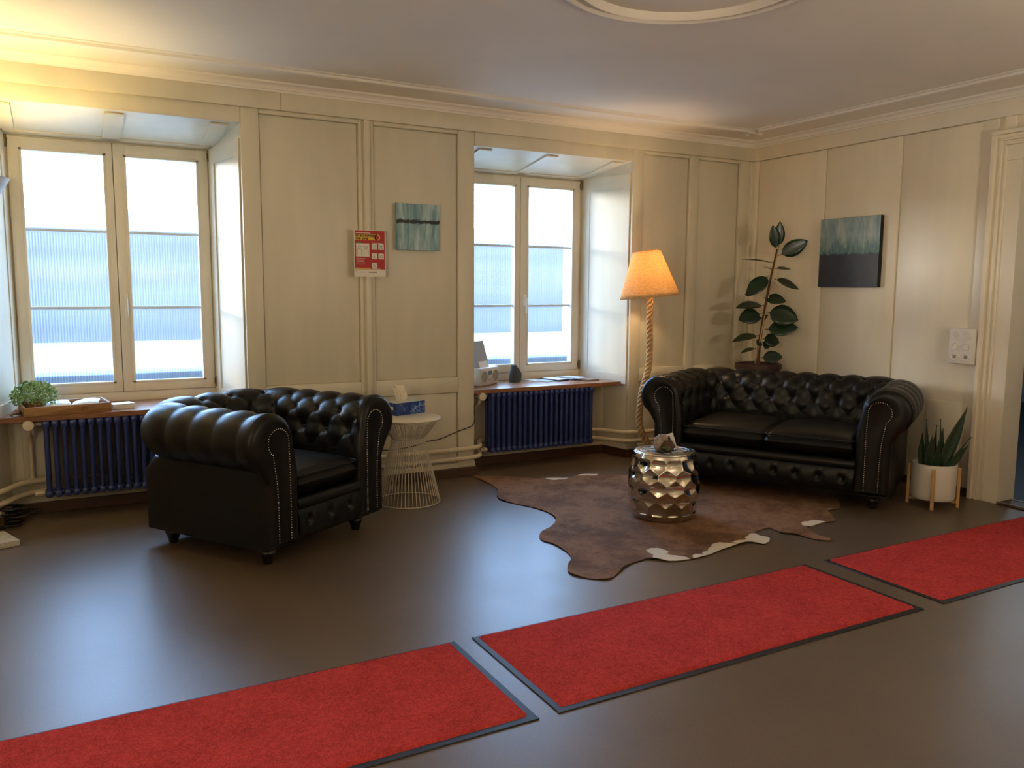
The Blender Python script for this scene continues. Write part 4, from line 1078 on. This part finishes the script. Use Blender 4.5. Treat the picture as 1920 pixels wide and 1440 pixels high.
# ------------------------------------------------------------------ things on the left window sill
ZI = .600
t = thing('wooden_tray', 'shallow wooden tray of leaflets on the left window sill', 'tray', (-.02, 5.36, ZI), math.radians(8))
m = MB(); m.rbox(-.225, .215, -.15, .13, 0, .008, .003, 1); m.build('base', TRAY_WOOD, t, smooth=True)
for b in ((-.225, .215, -.15, -.138, .004, .052), (-.225, .215, .118, .13, .004, .052), (-.225, -.213, -.14, .12, .004, .052), (.203, .215, -.14, .12, .004, .052)):
    boxo('side', TRAY_WOOD, t, *b, r=.003)
m = MB(); m.box(.055, .090, -.1506, -.1496, .016, .034); m.box(.062, .082, -.1508, -.1498, .030, .038); m.build('burnt_mark', BARK, t)
for k, (x, y, a, zz) in enumerate(((-.045, -.01, .1, .010), (.105, .0, -.12, .012))):
    m = MB(); rows = []
    for i in range(9):
        f = i/8; rows.append([(-.068+.136*f, -.075, .010*math.sin(PI*f*.9)+.012*f), (-.068+.136*f, .075, .012*math.sin(PI*f*.9)+.012*f)])
    m.grid(rows); o = m.build('leaflet', PAPER, None, smooth='all'); o.location = (-.02+x, 5.36+y, ZI+zz+.012); o.rotation_euler = (.06, 0, a)
    so2 = o.modifiers.new('t', 'SOLIDIFY'); so2.thickness = .012; so2.offset = -1
    tag(o, ('pale leaflet lying in the tray next to the trailing plant', 'pale leaflet lying in the right half of the wooden tray')[k], 'leaflet', 'leaflets in the tray')
t = thing('trailing_plant', 'bushy light green trailing plant at the end of the tray', 'plant', (-.175, 5.375, ZI+.008))
m = MB(); m.lathe([(.001, 0), (.050, 0), (.064, .06), (.062, .062), (.056, .05), (.001, .05)], 18, caps=False); m.build('basket', BARK, t, smooth=True)
m = MB()
for k in range(1300):
    a = random.uniform(0, 2*PI); e = random.uniform(-.55, 1.35); rr_ = random.uniform(.55, 1.0)**.6
    c_ = Vector((.118*math.cos(a)*math.cos(e)*rr_, .085*math.sin(a)*math.cos(e)*rr_-.01, .085+.088*math.sin(e)*rr_))
    if c_.z < -.0 : c_.z = .005
    d = Vector((random.uniform(-1, 1), random.uniform(-1, 1), random.uniform(-.6, .8))).normalized(); u_ = d.orthogonal().normalized(); l = random.uniform(.011, .021)
    m.add([c_, c_+d*l*.5+u_*l*.34, c_+d*l, c_+d*l*.5-u_*l*.34], [(0, 1, 2, 3)])
for k in range(9):
    a = random.uniform(0, 2*PI); pts = spline([(.03*math.cos(a), .03*math.sin(a), .05), (.09*math.cos(a), .07*math.sin(a), random.uniform(.09, .15)), (.13*math.cos(a), .085*math.sin(a), random.uniform(.0, .06))], 5); m.tube(pts, .0014, 4)
f_ = m.build('foliage', FOLIAGE, t); f_['kind'] = 'stuff'
t = thing('twig_bundle', 'woven brown twig bundle lying beside the trailing plant', 'ornament', (-.262, 5.24, ZI), 1.2)
for k in range(6):
    m = MB(); m.tube(spline([(-.045, .01*math.sin(k), .008+.003*k), (-.01, .018*math.cos(k), .012+.004*k), (.03, .012*math.sin(k*2), .010+.003*k), (.05, -.01*math.cos(k), .008)], 5), .0042, 6); m.build('twig', BARK, t, smooth='all')
t = thing('card_stand', 'cream card with a grey bar standing behind the trailing plant', 'card', (-.165, 5.52, ZI), .05)
boxo('card', PAPER, t, -.06, .06, -.004, .004, 0, .155, r=.001); boxo('printed_bar', PGRY, t, -.02, .05, -.0048, -.0035, .138, .146)
for k in range(3):
    o = boxo('booklet', PAPER, None, -.062, .062, -.045, .045, 0, .010, r=.001); o.location = (.272, 5.335, ZI+.0105*k); o.rotation_euler = (0, 0, .15+.09*k)
    tag(o, ('bottom booklet of the small pile right of the tray', 'middle booklet of the small pile right of the tray', 'top booklet of the small pile right of the tray')[k], 'booklet', 'booklets beside the tray')

# ------------------------------------------------------------------ things on the right window sill
t = thing('radio', 'small white radio with two round speakers on the right window sill', 'radio', (2.755, 5.475, ZI), math.radians(33))
boxo('case', mat('radio_white', (214, 210, 204), .4), t, -.135, .135, -.045, .045, 0, .135, r=.010)
boxo('front_plate', mat('radio_front', (202, 198, 192), .5), t, -.128, .128, -.047, -.044, .008, .127, r=.001)
for x in (-.08, .085):
    m = MB(); m.lathe([(.001, 0), (.038, 0), (.042, .003), (.040, .004), (.034, .002), (.001, .002)], 26, caps=False); o = m.build('speaker_grille', PGRY, t, smooth=True); o.location = (x, -.047, .068); o.rotation_euler = (PI/2, 0, 0)
boxo('display', mat('radio_display', (58, 60, 64), .2), t, -.028, .034, -.0482, -.046, .078, .108)
for k in range(4): boxo('button', PGRY, t, -.022+.014*k, -.013+.014*k, -.0490, -.046, .040, .047)
t = thing('leaflet_holder', 'grey leaflet stand partly hidden behind the wall, on the radio', 'leaflet stand', (2.715, 5.465, ZI+.135), math.radians(30))
m = MB(); m.prism_x([(-.035, 0), (.035, 0), (.030, .195), (.022, .195)], -.07, .07); fixn(m.build('back', mat('stand_grey', (160, 158, 160), .5), t))
m = MB(); m.prism_x([(-.040, 0), (-.030, 0), (.0, .085), (-.006, .085)], -.06, .06); fixn(m.build('leaflets', PAPER, t))
t = thing('portable_speaker', 'dark grey fabric wedge speaker standing on the right window sill', 'speaker', (3.045, 5.53, ZI), math.radians(25))
m = MB(); rows = []
for j in range(11):
    f = j/10; w_ = .058*(math.sin(PI*(.20+.70*f))**.55)*(1-.72*max(0, f-.5)**1.1*1.6); dd = .042*(1-.45*f); sh_ = -.018*f+.02*math.sin(PI*f)
    rows.append([(sh_+w_*math.copysign(abs(math.cos(a))**.7, math.cos(a)), dd*math.copysign(abs(math.sin(a))**.7, math.sin(a)), .135*f) for a in [2*PI*i/24 for i in range(25)]])
m.grid(rows); m.f.append(tuple(range(24))); o_ = len(m.v)-25; m.f.append(tuple(o_+i for i in range(24))); fixn(m.build('body', GREY_FAB, t, smooth=True))
boxo('foot', BLACKP, t, -.028, .03, -.025, .025, -.0, .006, r=.002)
FL = [((3.235, 5.58), .35, .055, .075, .003, (176, 182, 170), 'pale green leaflet lying flat beside the grey speaker'), ((3.30, 5.50), .30, .055, .075, .004, (150, 160, 170), 'grey leaflet lying flat in front of the pale green one'),
      ((3.405, 5.52), .28, .065, .10, .012, (26, 26, 30), 'black folder with a white sheet lying on the right sill'), ((3.555, 5.55), .22, .065, .11, .010, (70, 84, 128), 'blue magazine in the stack at the end of the right sill'),
      ((3.575, 5.51), .30, .06, .10, .008, (180, 188, 200), 'pale magazine lying by the window reveal'), ((3.625, 5.42), .20, .06, .10, .012, (120, 104, 92), 'brown folder at the end of the right sill')]
for (xy, a, hx, hy, th_, c_, lb) in FL:
    t = thing('folder' if 'folder' in lb else ('magazine' if 'magazine' in lb else 'leaflet'), lb, 'leaflet', (xy[0], xy[1], ZI+(.010 if 'pale magazine' in lb else 0)), a)
    boxo('cover', mat('print_'+lb.split()[0], c_, .4), t, -hx, hx, -hy, hy, 0, th_, r=.001)
    boxo('sheet', PAPER if 'black' in lb or 'blue' in lb else mat('sheet_'+lb.split()[0], tuple(min(255, x+18) for x in c_), .5), t, -hx+.010, hx-.010, -hy+.012, hy-.012, th_-.001, th_+.0012)

# ------------------------------------------------------------------ uplighter at the left edge, added fill lamps behind the camera
t = thing('uplighter', 'floor uplighter with marble base at the left edge of the picture', 'lamp', (-.405, 4.83, 0))
MARB = mat('speckled_marble', (196, 190, 180), .35, var=.25, vs=60)
m = MB(); m.rbox(-.115, .115, -.115, .115, 0, .032, .003, 1); o = m.build('base', MARB, t, smooth=True); o.rotation_euler = (0, 0, math.radians(20))
m = MB(); m.tube([(0, 0, .03), (0, 0, 1.66)], .011, 12); m.build('pole', STEEL, t, smooth='all')
m = MB(); m.lathe([(.02, 1.655), (.07, 1.668), (.13, 1.72), (.198, 1.838), (.202, 1.845), (.195, 1.845), (.125, 1.725), (.068, 1.675), (.02, 1.662)], 48, caps=False); m.build('dish', mat('uplighter_dish', (200, 200, 200), .4), t, smooth=True)
m = MB(); m.ball((0, 0, 1.672), .012, 10, 8); m.build('bulb', BULB, t, smooth='all')
light('uplighter_bulb_light', 'POINT', (-.405, 4.83, 1.715), 36, (1.0, 0.75, 0.30), shadow_soft_size=0.048)
for k, p_ in enumerate(FILL_LAMPS):
    t = thing('fill_lamp', ('left', 'right')[k]+' added wide bowl fill lamp behind the camera, out of the picture', 'lamp', (p_[0], p_[1], 0))
    h = p_[2]
    m = MB(); m.tube([(0, 0, .02), (0, 0, h-.10)], .012, 10); m.build('pole', STEEL, t, smooth=True)
    m = MB(); m.lathe([(.001, 0), (.16, 0), (.16, .018), (.02, .03), (.001, .03)], 32, caps=False); m.build('base', STEEL, t, smooth=True)
    m = MB(); m.lathe([(.001, h-.11), (.10, h-.105), (.19, h-.07), (.225, h-.035), (.232, h-.035), (.195, h-.078), (.10, h-.115), (.001, h-.12)], 40, caps=False); m.build('bowl', WHITE, t, smooth=True)
